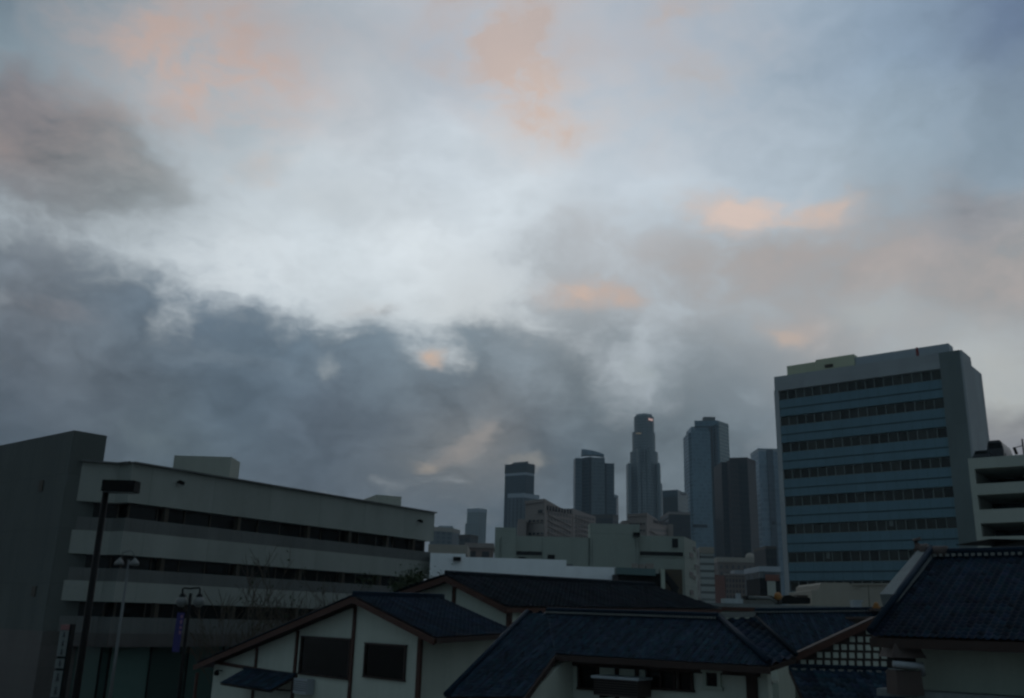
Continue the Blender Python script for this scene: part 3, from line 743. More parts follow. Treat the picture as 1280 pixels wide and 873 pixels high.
# left verge in pale mortar
mb = MB(); mb.tube([polyA[0] + V((0, 0, .07)), polyA[4] + V((0, 0, .07))], .08, 8); mb.build('verge_cap', M['tile_deep'], h3)
window('window', h3, w3, 724.5, 748, 832, 860, M['window_dark'], M['timber_dark'], nx=1)
window('window', h3, w3, 809.5, 844, 829, 860, M['window_dark'], M['timber_dark'], nx=2)
window('window', h3, w3, 849, 866, 831, 862, M['window_dark'], M['timber_dark'], nx=1)
window('window', h3, w3, 882, 900, 841, 858, M['window_dark'], M['plaster2'], nx=1, fw=.09)
for px, w in ((772, .10), (797, .10), (940, .28)):
    q = w3.hit(px, 840); mb = MB(); mb.beam(V((q.x, q.y, 1)) + w3.n * .03, V((q.x, q.y, wz)) + w3.n * .03, .09, w, up=e3); mb.build('timber_post', M['timber_dark'], h3)
mb = MB(); q0, q1_ = w3.hit(700, 829), w3.hit(950, 838.5); q1_.z = q0.z; mb.beam(q0 + w3.n * .03, q1_ + w3.n * .03, .07, .10); mb.build('tie_beam', M['timber_dark'], h3)
# air conditioner on the wall
q0, q1, zt = rect(w3, 745, 800, 842, 853)
acp = Plane(w3.o + w3.n * .75, w3.n); q0, q1 = acp.hit(742, 845), acp.hit(797, 848); zt = acp.hit(770, 846).z
acu = thing('air_conditioner', 'pale flat-topped air conditioner hung on the wall under the long blue roof', 'air conditioner', (q0.x, q0.y, zt - .6))
L_ = (q1 - q0).dot(e3); a = V((q0.x, q0.y, 0)); b = a + e3 * L_
bk_ = -w3.n * .70
mb = MB(); mb.prism([a, b, b + bk_, a + bk_], zt - .5, zt - .07); mb.build('case', M['hood'], acu)
mb = MB(); o_ = w3.n * .05; mb.prism([a + o_ - e3 * .05, b + o_ + e3 * .05, b + bk_ + e3 * .05, a + bk_ - e3 * .05], zt - .067, zt); mb.build('lid', M['ac_metal'], acu)
mb = MB()
for i in range(6): z = zt - .12 - i * .06; mb.beam(V((a.x, a.y, z)) + w3.n * .01, V((b.x, b.y, z)) + w3.n * .01, .014, .025)
mb.build('grille', M['black_metal'], acu)
mb = MB(); 
for u in (.15, .85):
    q = a.lerp(b, u); mb.beam(V((q.x, q.y, zt - .53)), V((q.x + bk_.x, q.y + bk_.y, zt - .53)), .05, .06)
mb.build('bracket', M['black_metal'], acu)
# ================================================================== SIDE BLUE ROOF HOUSE + LATTICE GABLE
R4 = P(1020, 766.5, 35.0); e4 = V((1, -.10, 0)).normalized(); s4 = V((-.10, -1, 0)).normalized(); pl4 = Plane(R4, e4.cross((s4 + V((0, 0, -.52))).normalized()))
h4 = thing('tiled_house', 'blue tiled house behind the white lattice gable', 'house', (R4.x, R4.y, 0))
p4 = [pl4.hit(943.5, 767), pl4.hit(1104, 765.5), pl4.hit(1104, 775), pl4.hit(996, 822.5)]
p4[1].z = p4[0].z if abs(p4[1].z - p4[0].z) < .1 else p4[1].z
tile_roof('roof', M['tile_blue'], h4, p4, e4, tw=.105, tl=.15, seedv=31, tone=.28)
ridge_cap(h4, p4[0], p4[1], side=s4, tw=.105, r=.055)
bk4 = -s4 * 3 + V((0, 0, -1.5))
tile_roof('roof', M['tile_deep'], h4, [p4[0], p4[1], p4[1] + bk4, p4[0] + bk4], e4, tw=.4, tl=.45, seedv=32)
mb = MB(); a, b = V((p4[0].x + .6, p4[0].y + 2.5, 0)), V((p4[1].x, p4[1].y + 2.5, 0)); mb.prism([a, b, b + V((0, -4.2, 0)), a + V((0, -2.2, 0))], 0, p4[0].z - 2.4); mb.build('wall', M['plaster2'], h4)
# lattice gable
G0 = P(996, 822, 29.0); e5 = V((1, -.06, 0)).normalized(); g5 = vplane(G0, e5)
h5 = thing('lattice_gable', 'white lattice gable framed in red brown timber between the blue roofs', 'gable', (G0.x, G0.y, 0))
gl_, ga, gr, gb_r, gb_l = g5.hit(994, 825), g5.hit(1094, 779), g5.hit(1150, 806), g5.hit(1150, 835), g5.hit(994, 833)
mb = MB(); mb.slab([gb_l, gb_r, gr, ga, gl_], -g5.n, .15); mb.build('panel', M['timber_dark'], h5)
mb = MB(); cell = 10.05
for j in range(5):
    for i in range(16):
        cx = 1004 + i * cell + j * 0.25; cyy = 828.5 - j * 10.1 + (cx - 1004) * .018
        top_y = 823 - (cx + 3.5 - 996) * (823 - 779.5) / 98 if cx < 1090 else 779 + (cx - 1094) * .5
        if cyy - 4 < top_y + 3: continue
        q0, q1, zt = rect(g5, cx - 3.2, cx + 3.2, cyy - 3.4, cyy + 3.4)
        o_ = g5.n * .012; mb.slab([q0 + o_, q1 + o_, V((q1.x, q1.y, zt)) + o_, V((q0.x, q0.y, zt)) + o_], g5.n, .02)
mb.build('lattice_panel', M['plaster'], h5)
mb = MB(); mb.beam(gl_ + g5.n * .12 + V((0, 0, .06)), ga + g5.n * .12 + V((0, 0, .06)), .22, .17); mb.build('bargeboard', M['timber'], h5)
mb = MB(); mb.beam(ga + g5.n * .12 + V((0, 0, .06)), gr + g5.n * .12 + V((0, 0, .06)), .22, .17); mb.build('bargeboard', M['timber'], h5)
mb = MB(); mb.prism([gb_l - g5.n * .18, gb_r - g5.n * .18, gb_r - g5.n * 2.4, gb_l - g5.n * 2.4], 0, gb_l.z); mb.build('wall', M['plaster2'], h5)
mb = MB(); mb.slab([gl_ + V((0, 0, .13)) + g5.n * .2, ga + V((0, 0, .13)) + g5.n * .2, ga + V((0, 0, .13)) - g5.n * .25, gl_ + V((0, 0, .13)) - g5.n * .25], V((0, 0, 1)), .06); mb.build('roof', M['timber_dark'], h5)
mb = MB(); mb.slab([gr + V((0, 0, .13)) + g5.n * .2, ga + V((0, 0, .13)) + g5.n * .2, ga + V((0, 0, .13)) - g5.n * 3, gr + V((0, 0, .13)) - g5.n * 3], V((0, 0, 1)), .06); mb.build('roof', M['timber_dark'], h5)
# lower blue roof under the lattice
q0 = g5.hit(986, 836) + g5.n * .02; q1 = g5.hit(1112, 839) + g5.n * .02; q1.z = q0.z
lw = thing('tiled_awning', 'dark blue tiled pent roof below the white lattice gable', 'awning', (q0.x, q0.y, q0.z))
dn = g5.n * 2.6 - V((0, 0, 1.3))
tile_roof('tiles', M['tile_blue'], lw, [q0, q1, q1 + dn, q0 + dn], e5, tw=.22, tl=.25, seedv=41)
ridge_cap(lw, q0 - V((0, 0, .05)), q1 - V((0, 0, .05)), side=g5.n, tw=.27, r=.06)
mb = MB(); a, b = q1 + V((0, 0, .05)), q1 + dn + V((0, 0, .05)); mb.beam(a + e5 * .1, b + e5 * .1, .35, .2); mb.build('verge', M['verge'], lw)
mb = MB(); mb.prism([q0 + dn * .75 + e5 * .3, q1 + dn * .75 - e5 * .3, q1 - e5 * .3, q0 + e5 * .3], 0, q0.z - 1.15); mb.build('wall', M['plaster2'], lw)
# ================================================================== RIGHT HOUSE (near, big roof)
R6 = P(1172, 697, 20.0); e6 = V((.75, -.66, 0)).normalized(); s6 = V((-.66, -.75, 0)).normalized()
pl6 = Plane(R6, e6.cross((s6 + V((0, 0, -.45))).normalized()))
h6 = thing('tiled_house', 'near house with big deep blue tiled roof and pale verge at the right', 'house', (R6.x, R6.y, 0))
K6 = pl6.hit
c0, c3 = K6(1167, 698), K6(1088, 796)
Lx = 7.5; c1 = c0 + e6 * Lx; c2 = c3 + e6 * (Lx + .4)
tile_roof('roof', M['tile_deep'], h6, [c0, c1, c2, c3], e6, tw=.125, tl=.15, seedv=51, tone=.28)
ridge_cap(h6, c0, c1, side=s6, tw=.125, r=.06)
bk6 = -s6 * 4 + V((0, 0, -1.8))
tile_roof('roof', M['tile_deep'], h6, [c0, c1, c1 + bk6, c0 + bk6], e6, tw=.4, tl=.45, seedv=52)
# pale verge along the left edge, stepping down at two thirds
vg = -e6 * .14
mb = MB(); m_ = c0.lerp(c3, .62)
mb.beam(c0 + vg + V((0, 0, .04)), m_ + vg + V((0, 0, .04)), .30, .30); mb.build('verge', M['verge'], h6)
mb = MB(); mb.tube([c0 - e6 * .02 + V((0, 0, .21)), c3 + V((0, 0, .10))], .065, 8); mb.build('verge_cap', M['tile_deep'], h6)
mb = MB(); oc = c0 + V((0, 0, .12))   # curled ridge end tile
mb.tube([oc + e6 * .3, oc - e6 * .1, oc - e6 * .32 + V((0, 0, .12)), oc - e6 * .36 + V((0, 0, .26)), oc - e6 * .22 + V((0, 0, .30))], [.13, .14, .10, .06, .03], 8)
mb.lathe(oc - e6 * .12, [(0, .1), (.17, .1), (.19, .05), (.19, -.02), (.0, -.02)], 12, x=(s6.x, s6.y, 0), y=(0, 0, 1), z=(-e6.x, -e6.y, 0)); mb.build('ridge_end', M['hood'], h6)
# wall under the eave
w6z = c3.z - .15; a = c3 - s6 * .9 + e6 * .22; b = a + e6 * 7.5; w6 = vplane(a, e6)
mb = MB(); mb.slab([V((a.x, a.y, 0)), V((b.x, b.y, 0)), V((b.x, b.y, w6z + .35)), V((a.x, a.y, w6z + .35))], s6, -.25); mb.build('front_wall', M['plaster2'], h6)
ef = a - s6 * 5.5
k = V((0, 0, 0))
zr = c0.z - .3
mid = a - s6 * ((a - c0).dot(s6))
mb = MB(); mb.slab([V((a.x, a.y, 0)), V((ef.x, ef.y, 0)), V((ef.x, ef.y, w6z + .3)), V((mid.x, mid.y, zr)), V((a.x, a.y, w6z + .3))], e6, .25); mb.build('side_wall', M['plaster2'], h6)
mb = MB(); mb.beam(below(c3, .10), below(c2, .10), .12, .16); mb.build('eave_board', M['timber_dark'], h6)
mb = MB()
for i in range(16):
    q = c3 + e6 * (.2 + i * .45) - V((0, 0, .13)); mb.beam(q, q - s6 * .9 + V((0, 0, .40)), .07, .09)
mb.build('rafters', M['timber_dark'], h6)
led = w6.hit(1150, 851); led.z = min(led.z, w6z - .8)
mb = MB(); mb.beam(V((a.x, a.y, led.z)) + w6.n * .3 - e6 * .3, V((b.x, b.y, led.z)) + w6.n * .3, .6, .12); mb.build('ledge', M['verge'], h6)
# exhaust hood on the ledge
E = P(1112, 824, 17.2)
hx = thing('exhaust_hood', 'dark brown exhaust hood with pale pipe beside the right house wall', 'exhaust hood', (E.x, E.y, led.z))
q0, q1 = P(1108, 812, 17.2), P(1152, 815, 17.2)
zt, zm, zb = P(1120, 803, 17.2).z, P(1120, 822, 17.2).z, led.z
d = e6; Lh = (q1 - q0).dot(V((1, 0, 0))); a0 = V((q0.x, q0.y, 0)); 
def frustum(mb, c, sx, sy, z0, tx, ty, z1):
    p = [(c.x + i * sx, c.y + j * sy, z0) for i, j in ((-1, -1), (1, -1), (1, 1), (-1, 1))]; q = [(c.x + i * tx, c.y + j * ty, z1) for i, j in ((-1, -1), (1, -1), (1, 1), (-1, 1))]
    mb.face(p[::-1]); mb.face(q)
    for i in range(4): j = (i + 1) % 4; mb.face([p[i], p[j], q[j], q[i]])
cc = V(((q0.x + q1.x) / 2, 17.3, 0)); hw = Lh / 2
mb = MB(); frustum(mb, cc, hw, .3, zm, hw * .62, .22, zt); mb.build('hood', M['hood'], hx)
mb = MB(); frustum(mb, cc + V((-.02, 0, 0)), hw * .6, .2, P(1120, 836, 17.2).z, hw * .55, .2, zm - .003); mb.build('duct', M['black_metal'], hx)
mb = MB(); z_ = P(1120, 831, 17.2).z; mb.tube([(cc.x - hw * .9, 17.05, z_ + .02), (cc.x, 17.0, z_), (cc.x + hw * .7, 17.05, z_), (cc.x + hw * .95, 17.2, z_ - .15)], .055, 8); mb.build('pipe', M['ac_metal'], hx)
mb = MB(); frustum(mb, cc, hw * .75, .24, zb, hw * .7, .22, P(1120, 838, 17.2).z); mb.build('base', M['hood'], hx)
# ================================================================== FLAT ROOF WITH PARAPET (behind the village roofs)
Yf = 62.0
a, b = P(880, 753.5, Yf), P(1135, 753.8, Yf); b.z = a.z
fr = thing('flat_roof_building', 'low flat-roofed building with pale parapet behind the blue roofs', 'building', (a.x, Yf, 0))
zb = P(1000, 762, Yf).z
mb = MB(); mb.prism([(a.x, Yf), (b.x, Yf), (b.x, Yf + .3), (a.x, Yf + .3)], zb, a.z); mb.build('parapet', M['verge'], fr)
mb = MB(); mb.prism([(a.x, Yf + .05), (b.x, Yf + .05), (b.x, Yf + 14), (a.x, Yf + 14)], 0, zb - .003); mb.build('wall', M['plaster2'], fr)
mb = MB(); mb.prism([(a.x, Yf - .25), (b.x, Yf - .25), (b.x, Yf - .003), (a.x, Yf - .003)], zb - .22, zb + .03); mb.build('fascia', M['timber'], fr)
zroof = zb
def block(name, mat, parent, px0, px1, pyt, pyb, Y, depth, dz=None):
    a, b = P(px0, (pyt + pyb) / 2, Y), P(px1, (pyt + pyb) / 2, Y); cx = (px0 + px1) / 2
    return one(name, mat, parent, 'prism', [(a.x, Y), (b.x, Y), (b.x, Y + depth), (a.x, Y + depth)], P(cx, pyb, Y).z if pyb else 0, P(cx, pyt, Y).z)
Yr = 66.0
def roof_thing(name, label, cat, px, Y=Yr):
    return thing(name, label, cat, (P(px, 750, Y).x, Y, zroof))
# flat vent box with stack
t = roof_thing('roof_vent', 'small pale flat vent box with a short stack on the flat roof', 'vent', 917)
block('box', M['ac_metal'], t, 906, 929, 748.5, 756, Yr, 1.2); block('stack', M['ac_metal'], t, 921, 926, 742, 748.6, Yr + .3, .4)
# dark equipment
t = roof_thing('roof_plant', 'dark jumble of ducts and plant on the flat roof left of the round orange lamp', 'roof plant', 950)
block('plinth', M['roof_gravel'], t, 930, 968, 750.5, 757, Yr + 1, 1.5); block('fan_unit', M['black_metal'], t, 933, 945, 745.5, 750.4, Yr + 1.2, 1.2); block('fan_unit', M['bronze'], t, 947, 966, 744.5, 750.4, Yr + 1.3, 1.0)
mb = MB(); q = P(936, 747, Yr); mb.tube([(q.x, Yr, q.z), (q.x + 1.4, Yr, q.z), (q.x + 1.9, Yr, q.z - .3)], .1, 8); mb.build('duct', M['galv'], t)
# round orange lamp
q = P(972.5, 745.5, Yr)
t = thing('globe_lamp', 'round orange lamp on a short post standing on the flat roof', 'lamp', (q.x, Yr, zroof))
mb = MB(); mb.tube([(q.x, Yr, zroof), (q.x, Yr, q.z - .25)], .06, 8); mb.build('post', M['black_metal'], t)
mb = MB(); mb.lathe((q.x, Yr, q.z - .27), [(0, 0), (.15, .03), (.24, .13), (.27, .27), (.24, .4), (.15, .5), (0, .54)], 14); mb.build('globe', M['orange'], t)
# parked cars seen beyond on the flat roof deck
# beige penthouse
Yb = 74.0
pts = [(1014.5, 752), (1014.5, 738.5), (1024, 737), (1024.5, 731.5), (1028, 728.6), (1061, 728.6), (1064, 731), (1120, 730.5), (1128, 731), (1128, 752)]
t = thing('rooftop_house', 'broad beige windowless rooftop house with stepped left end', 'rooftop house', (P(1070, 745, Yb).x, Yb, zroof))
pb = vplane(P(1070, 745, Yb), (1, 0)); mb = MB(); mb.slab([pb.hit(px, py if py < 750 else 760) for px, py in pts], -pb.n, 6); mb.build('wall', M['beige'], t)
mb = MB(); q = pb.hit(1086, 745); mb.beam((q.x, Yb - .01, zroof), (q.x, Yb - .01, pb.hit(1086, 731).z), .05, .03, up=(1, 0, 0)); mb.build('joint', M['bronze'], t)
mb = MB(); q0, q1 = pb.hit(1064, 730.5), pb.hit(1128, 730.5); mb.beam(q0 - V((0, .05, 0)), q1 - V((0, .05, 0)), .2, .12); mb.build('coping', M['beige'], t)
t = roof_thing('roof_plant', 'low dark humped ducting on the flat roof just right of the round orange lamp', 'roof plant', 995, 69.5)
mb = MB(); pd = vplane(P(995, 748, 69.5), (1, 0)); mb.slab([pd.hit(*q) for q in ((977, 755), (977, 747.5), (981, 744.5), (988, 743.8), (993, 746.5), (1013, 747.5), (1013, 755))], -pd.n, 1.6); mb.build('duct', M['black_metal'], t)
block('fan_unit', M['bronze'], t, 997, 1010, 744.2, 747.3, 69.9, 1.0)
# white post and orange ornament
q = P(1072.5, 760, Yf - 1.2)
t = thing('vent_post', 'square pale vent post in front of the pale parapet', 'vent post', (q.x, Yf - 1.2, 0))
block('post', M['ac_metal'], t, 1067.8, 1078, 752.5, 790, Yf - 1.2, .55); block('cap', M['ac_metal'], t, 1067, 1078.8, 750.3, 752.4, Yf - 1.25, .65)
Yo = 34.6; q = P(1096, 766, Yo)
t = thing('roof_ornament', 'small orange ornament standing on the ridge of the blue tiled house', 'ornament', (q.x, Yo, p4[1].z))
zb_, zt = p4[1].z + .12, P(1096, 752.5, Yo).z
mb = MB(); mb.lathe((q.x, Yo, zb_), [(0.14, 0), (.15, (zt - zb_) * .25), (.09, (zt - zb_) * .5), (.11, (zt - zb_) * .62), (.05, (zt - zb_) * .85), (0, zt - zb_)], 10); mb.build('body', M['orange'], t)
mb = MB(); mb.prism([(q.x - .2, Yo - .2), (q.x + .2, Yo - .2), (q.x + .2, Yo + .2), (q.x - .2, Yo + .2)], p4[1].z + .03, zb_ - .003); mb.build('base', M['hood'], t)
# ================================================================== WHITE LOW BUILDING
Yw = 76.0
wp = vplane(P(650, 700, Yw), (1, .04)); wd = wp.d
ww = thing('white_building', 'low white-walled building with stepped parapet behind the slate roof', 'building', (wp.o.x, Yw, 0))
tops = [(538, 691.3), (582, 691.3), (582, 699.8), (708, 700.2), (708, 708.6), (770.5, 709.6)]
hs = [wp.hit(*q) for q in tops]
poly = [V((hs[0].x, hs[0].y, 0)), V((hs[-1].x, hs[-1].y, 0)), hs[-1], V((hs[4].x, hs[4].y, hs[5].z)), V((hs[3].x, hs[3].y, hs[3].z)), V((hs[2].x, hs[2].y, hs[3].z)), V((hs[1].x, hs[1].y, hs[0].z)), hs[0]]
mb = MB(); mb.slab(poly, -wp.n, 18); mb.build('wall', M['white_wall'], ww)
for px, py in ((571.5, 698.3), (653, 698.5), (690, 695.5)):
    q = wp.hit(px, 700); mb = MB(); z0 = wp.hit(px, 699.6 if px > 582 else 700).z
    yy = q.y + (1.5 if px > 582 else -.25); z1 = P(px, py - 1.8, yy).z
    if px < 582: z0 = z1 - .3
    mb.beam((q.x - .3, yy, (z0 + z1) / 2), (q.x + .3, yy, (z0 + z1) / 2), .35, max(.25, z1 - z0)); mb.build('roof_vent' if px > 582 else 'wall_lamp', M['black_metal'], ww)
q = wp.hit(712.5, 705.5); mb = MB(); mb.prism([(q.x - .3, q.y + 1), (q.x + .3, q.y + 1), (q.x + .3, q.y + 1.6), (q.x - .3, q.y + 1.6)], hs[5].z - .01, q.z + .1); mb.build('roof_vent', M['galv'], ww)
# ================================================================== DARK SHOP with teal canopy
Yk = 72.0
sh = thing('shop_building', 'dark open-fronted shop with teal canopy edge beside the white wall', 'shop', (P(795, 725, Yk).x, Yk, 0))
block('wall', M['black'], sh, 771, 819, 716.5, 0, Yk, 8)  # solid block, the open front's inner shade painted as black
q0, q1 = P(770.6, 713, Yk - .4), P(819.5, 715, Yk - .4); mb = MB(); mb.slab([q0 + V((0, 0, -.28)), q1 + V((0, 0, -.28)), q1 + V((0, 0, .22)), q0 + V((0, 0, .22))], (0, 1, 0), 1.4); mb.build('canopy', M['teal_metal'], sh)
block('corner_post', M['plaster2'], sh, 819.6, 824, 711.5, 0, Yk - .3, .4)
for i, (x0, x1) in enumerate(((791, 797), (799, 806), (808, 817))):
    tag(block('crate', M['pink_stone'], None, x0, x1, 704.5 + i % 2, 711.2, Yk + 1.0, .6), ('pale pink crate left on the teal canopy, nearest the white wall', 'middle pale pink crate on the teal canopy of the dark shop', 'pale pink crate on the teal canopy beside the corner post')[i], 'crate', 'crates on the shop canopy')
# ================================================================== GREY STEPPED BUILDING
Yn = 128.0
np_ = vplane(P(740, 680, Yn), (1, .0)); 
nb = thing('warehouse', 'wide grey green stepped building with long slit windows behind the white wall', 'building', (np_.o.x, Yn, 0))
def seg(name, px0, px1, pyt, depth, proud=0, mat='grey_green'):
    a, b = np_.hit(px0, pyt), np_.hit(px1, pyt); y0 = Yn - proud
    return one(name, M[mat], nb, 'prism', [(a.x, y0), (b.x, y0), (b.x, Yn + depth), (a.x, Yn + depth)], 0, np_.hit((px0 + px1) / 2, pyt).z)
seg('block', 619, 645.5, 659.5, 22, 0.0); seg('block', 645.6, 737.4, 671.3, 22); seg('block', 737.5, 799, 655.5, 3, .4); seg('block', 799.1, 855, 670.3, 22)
mb = MB(); a = np_.hit(627, 671.3); b = np_.hit(645.6, 671.3); mb.prism([(a.x, Yn - .5), (b.x, Yn - .5), (b.x, Yn - .003), (a.x, Yn - .003)], 0, a.z); mb.build('block', M['grey_green'], nb)
# side face, receding right
a = np_.hit(855, 670); zt = np_.hit(827, 670.3).z; b = at_h(870, 677.5, zt)
mb = MB(); mb.prism([(a.x + .003, Yn), (b.x, b.y), (b.x - 8, b.y + 1), (a.x + .003, Yn + 20)], 0, zt); mb.build('side_block', M['grey_green'], nb)
spn = vplane(a, (b - a))
def slit(pl, px0, px1, pyt, pyb, off=0.02, nx=1):
    p, q, zt_ = rect(pl, px0, px1, pyt, pyb); d = (q - p).normalized()
    mb = MB(); L = (q - p).length
    mb.slab([p + pl.n * off, q + pl.n * off, V((q.x, q.y, zt_)) + pl.n * off, V((p.x, p.y, zt_)) + pl.n * off], pl.n, .05, tint(.4)); o = mb.build('slit_window', M['slit'], nb)
    mb = MB(); mb.beam(p + pl.n * (off + .05) - V((0, 0, .07)), q + pl.n * (off + .05) - V((0, 0, .07)), .12, .10); mb.build('sill', M['grey_green'], o)
slit(np_, 628, 678, 689.3, 694.2, .52 if False else .02); slit(np_, 800, 853.5, 690, 695)
slit(np_, 840, 847.5, 673.5, 685)
for px, py in ((868, 686), (869.5, 708), (868, 722)): slit(spn, px - 1.4, px + 1.4, py - 2, py + 2)
for px, py in ((864, 694), (864, 718), (864.5, 741)): slit(spn, px - 2.2, px + 2.2, py - 2.8, py + 2.8)
q = np_.hit(794.5, 669); mb = MB(); mb.beam((q.x - .4, Yn - .75, q.z), (q.x + .45, Yn - .75, q.z), .6, .5); mb.build('horn_loudspeaker', M['black_metal'], nb)
for px in (677.5, 736, 740, 794.5, 798):
    q = np_.hit(px, 700); mb = MB(); mb.beam((q.x, Yn - (.43 if 737.5 < px < 799 else .03), 1), (q.x, Yn - (.43 if 737.5 < px < 799 else .03), np_.hit(px, 673).z), .10, .05, up=(1, 0, 0)); mb.build('downpipe', M['galv'], nb)
# brown stair hall with dark stringer
mb = MB(); p, q, zt = rect(np_, 824.5, 852.5, 712, 750); mb.slab([p + np_.n * .03, q + np_.n * .03, V((q.x, q.y, zt)) + np_.n * .03, V((p.x, p.y, zt)) + np_.n * .03], np_.n, .3); sh_ = mb.build('stair_hall', M['stair_brown'], nb)
s0, s1 = np_.hit(826, 715), np_.hit(845, 738)
mb = MB(); mb.beam(s0 + np_.n * .6, s1 + np_.n * .6, .5, .8); mb.build('stair', M['black'], sh_)
mb = MB(); mb.slab([np_.hit(838, 735) + np_.n * .4, np_.hit(846, 737) + np_.n * .4, np_.hit(847, 750) + np_.n * .4, np_.hit(838, 750) + np_.n * .4], np_.n, .1); mb.build('opening', M['black'], sh_)  # black slab, its colour stands in for the shade in the opening
# ================================================================== generic far buildings
def tower(name, label, cat, edges, Y, mats, depth=None, z0=0, part='facade', parent=None, ys=None, group=None):
    """prism from its visible roof corners; first corner at depth Y, the others on the same roof height (or with given depths)"""
    pts = [P(*edges[0], Y)]; zt = pts[0].z
    for i, e in enumerate(edges[1:]):
        if ys: p = P(*e, ys[i])
        elif len(edges) == 2: p = P(*e, Y)
        else: p = at_h(*e, zt)
        pts.append(V((p.x, p.y, zt)))
    if len(pts) == 3: poly = [pts[0], pts[1], pts[2], pts[0] + pts[2] - pts[1]]
    else:
        d = pts[1] - pts[0]; n = V((-d.y, d.x, 0)).normalized(); n = n if n.y > 0 else -n; poly = [pts[0], pts[1], pts[1] + n * depth, pts[0] + n * depth]
    par = parent
    if par is None: c = sum(poly, V((0, 0, 0))) / 4; par = thing(name, label, cat, (c.x, c.y, 0), group)
    u = 0; mb = MB(); mb.prism(poly, z0, zt); o = mb.build(part, mats, par); return par, poly, zt
def crown(par, poly, z0, z1, mat, grow=.3, name='parapet'):
    c = sum(poly, V((0, 0, 0))) / len(poly); q = [p + (p - c).normalized() * grow for p in poly]
    return one(name, mat, par, 'prism', q, z0, z1)
FA = lambda *a, **k: facade(*a, **k)
m_a = FA('dark banded tower facade', (0.025, 0.038, 0.045), (0.02, 0.032, 0.04), 2.4, 3.9, .7, .55, .3, .35)
m_a2 = FA('striped pale tower facade', (0.115, 0.135, 0.145), (0.035, 0.047, 0.055), 4.2, 3.8, .55, .9, .3, .4)
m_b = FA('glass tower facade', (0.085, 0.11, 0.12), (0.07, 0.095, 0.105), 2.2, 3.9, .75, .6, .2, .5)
m_bd = FA('dark bluish glass tower facade', (0.045, 0.068, 0.082), (0.035, 0.057, 0.072), 2.2, 3.9, .75, .6, .2, .5)  # same grid as the glass facade, darker and bluer
m_c = FA('ribbed stone tower facade', (0.17, 0.20, 0.205), (0.05, 0.068, 0.075), 3.2, 3.9, .5, .62, .3, .4)
m_d = FA('dark green tower facade', (0.03, 0.036, 0.034), (0.015, 0.019, 0.02), 2.4, 3.8, .7, .6, .3, .3)
m_dw = FA('pale flank facade', (0.27, 0.285, 0.275), (0.19, 0.2, 0.2), 30, 3.8, .9, .35, .4, .3)
m_d2 = FA('brown dark facade', (0.03, 0.026, 0.026), (0.018, 0.018, 0.02), 2.4, 3.6, .7, .6, .3, .3)
m_e = FA('blue glass tower facade', (0.10, 0.165, 0.20), (0.09, 0.155, 0.195), 1.9, 3.9, .8, .7, .15, .5)
m_el = FA('pale granite tower facade', (0.20, 0.245, 0.245), (0.08, 0.11, 0.12), 2.6, 3.9, .55, .6, .25, .45)  # lighter colour for the right face of the blue tower
m_f = FA('dark bronze tower facade', (0.017, 0.018, 0.018), (0.013, 0.015, 0.016), 1.8, 3.8, .75, .7, .5, .12, .3, .6)
m_fr = FA('red granite tower facade', (0.035, 0.027, 0.025), (0.017, 0.018, 0.019), 1.8, 3.8, .5, .6, .5, .15)
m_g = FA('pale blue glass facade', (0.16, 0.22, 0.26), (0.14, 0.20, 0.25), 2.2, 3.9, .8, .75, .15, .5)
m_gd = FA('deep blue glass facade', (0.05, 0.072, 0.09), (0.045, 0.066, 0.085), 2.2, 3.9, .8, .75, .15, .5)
m_i = FA('pale slab facade', (0.23, 0.265, 0.265), (0.08, 0.095, 0.10), 3.4, 3.4, .5, .5, .4, .4)
m_j = FA('office facade with blue windows', (0.11, 0.125, 0.13), (0.035, 0.055, 0.068), 5.0, 3.6, .6, .62, .3, .4)
m_k = FA('low dark facade', (0.05, 0.055, 0.055), (0.02, 0.024, 0.026), 4, 3.6, .6, .5, .3, .3)
m_l = FA('ornate brown facade', (0.17, 0.125, 0.105), (0.03, 0.028, 0.028), 4.2, 7.5, .55, .62, .4, .3)
m_m = FA('pink stone facade', (0.22, 0.175, 0.155), (0.055, 0.05, 0.05), 3.6, 3.7, .45, .45, .3, .4)
m_o = FA('brown brick facade', (0.13, 0.105, 0.09), (0.045, 0.042, 0.04), 3.2, 3.7, .42, .5, .4, .3)
m_o2 = FA('red brick facade with stone windows', (0.15, 0.115, 0.095), (0.03, 0.026, 0.026), 1.45, 2.4, .5, .6, .4, .3)
m_lv = FA('white louvred facade', (0.33, 0.36, 0.345), (0.14, 0.155, 0.15), 60, 1.15, .95, .35, .6, .3)
m_lw = FA('narrow flank with windows', (0.24, 0.26, 0.25), (0.03, 0.033, 0.034), 2.2, 2.6, .5, .55, .4, .3)
plain_dark = M['black_metal']; roofm = M['roof_gravel']
G = 'downtown skyline towers'
# A dark banded tower
t, pl, zt = tower('skyscraper', 'dark flat-topped tower, leftmost tall tower of the skyline', 'skyscraper', [(631.5, 581.5), (657.5, 579.4), (668.3, 581.5)], 1150, m_a, group=G)
crown(t, pl, zt - 11, zt + .4, m_d, .4); crown(t, pl, zt - 14, zt - 11, M['q_plant'], .2, 'belt')
mb = MB(); mb.prism([pl[0].lerp(pl[2], .25), pl[1].lerp(pl[2], .25), pl[2].lerp(pl[0], .3), pl[3].lerp(pl[1], .3)], zt, zt + 3); mb.build('plant_room', roofm, t)
# A2 stripes in front
t, pl, zt = tower('skyscraper', 'striped pale tower standing in front of the dark leftmost tower', 'skyscraper', [(635, 617.6), (655, 617.0), (674, 619.8)], 950, m_a2, group=G)
crown(t, pl, zt - 4, zt + .3, M['q_plant'], .3)
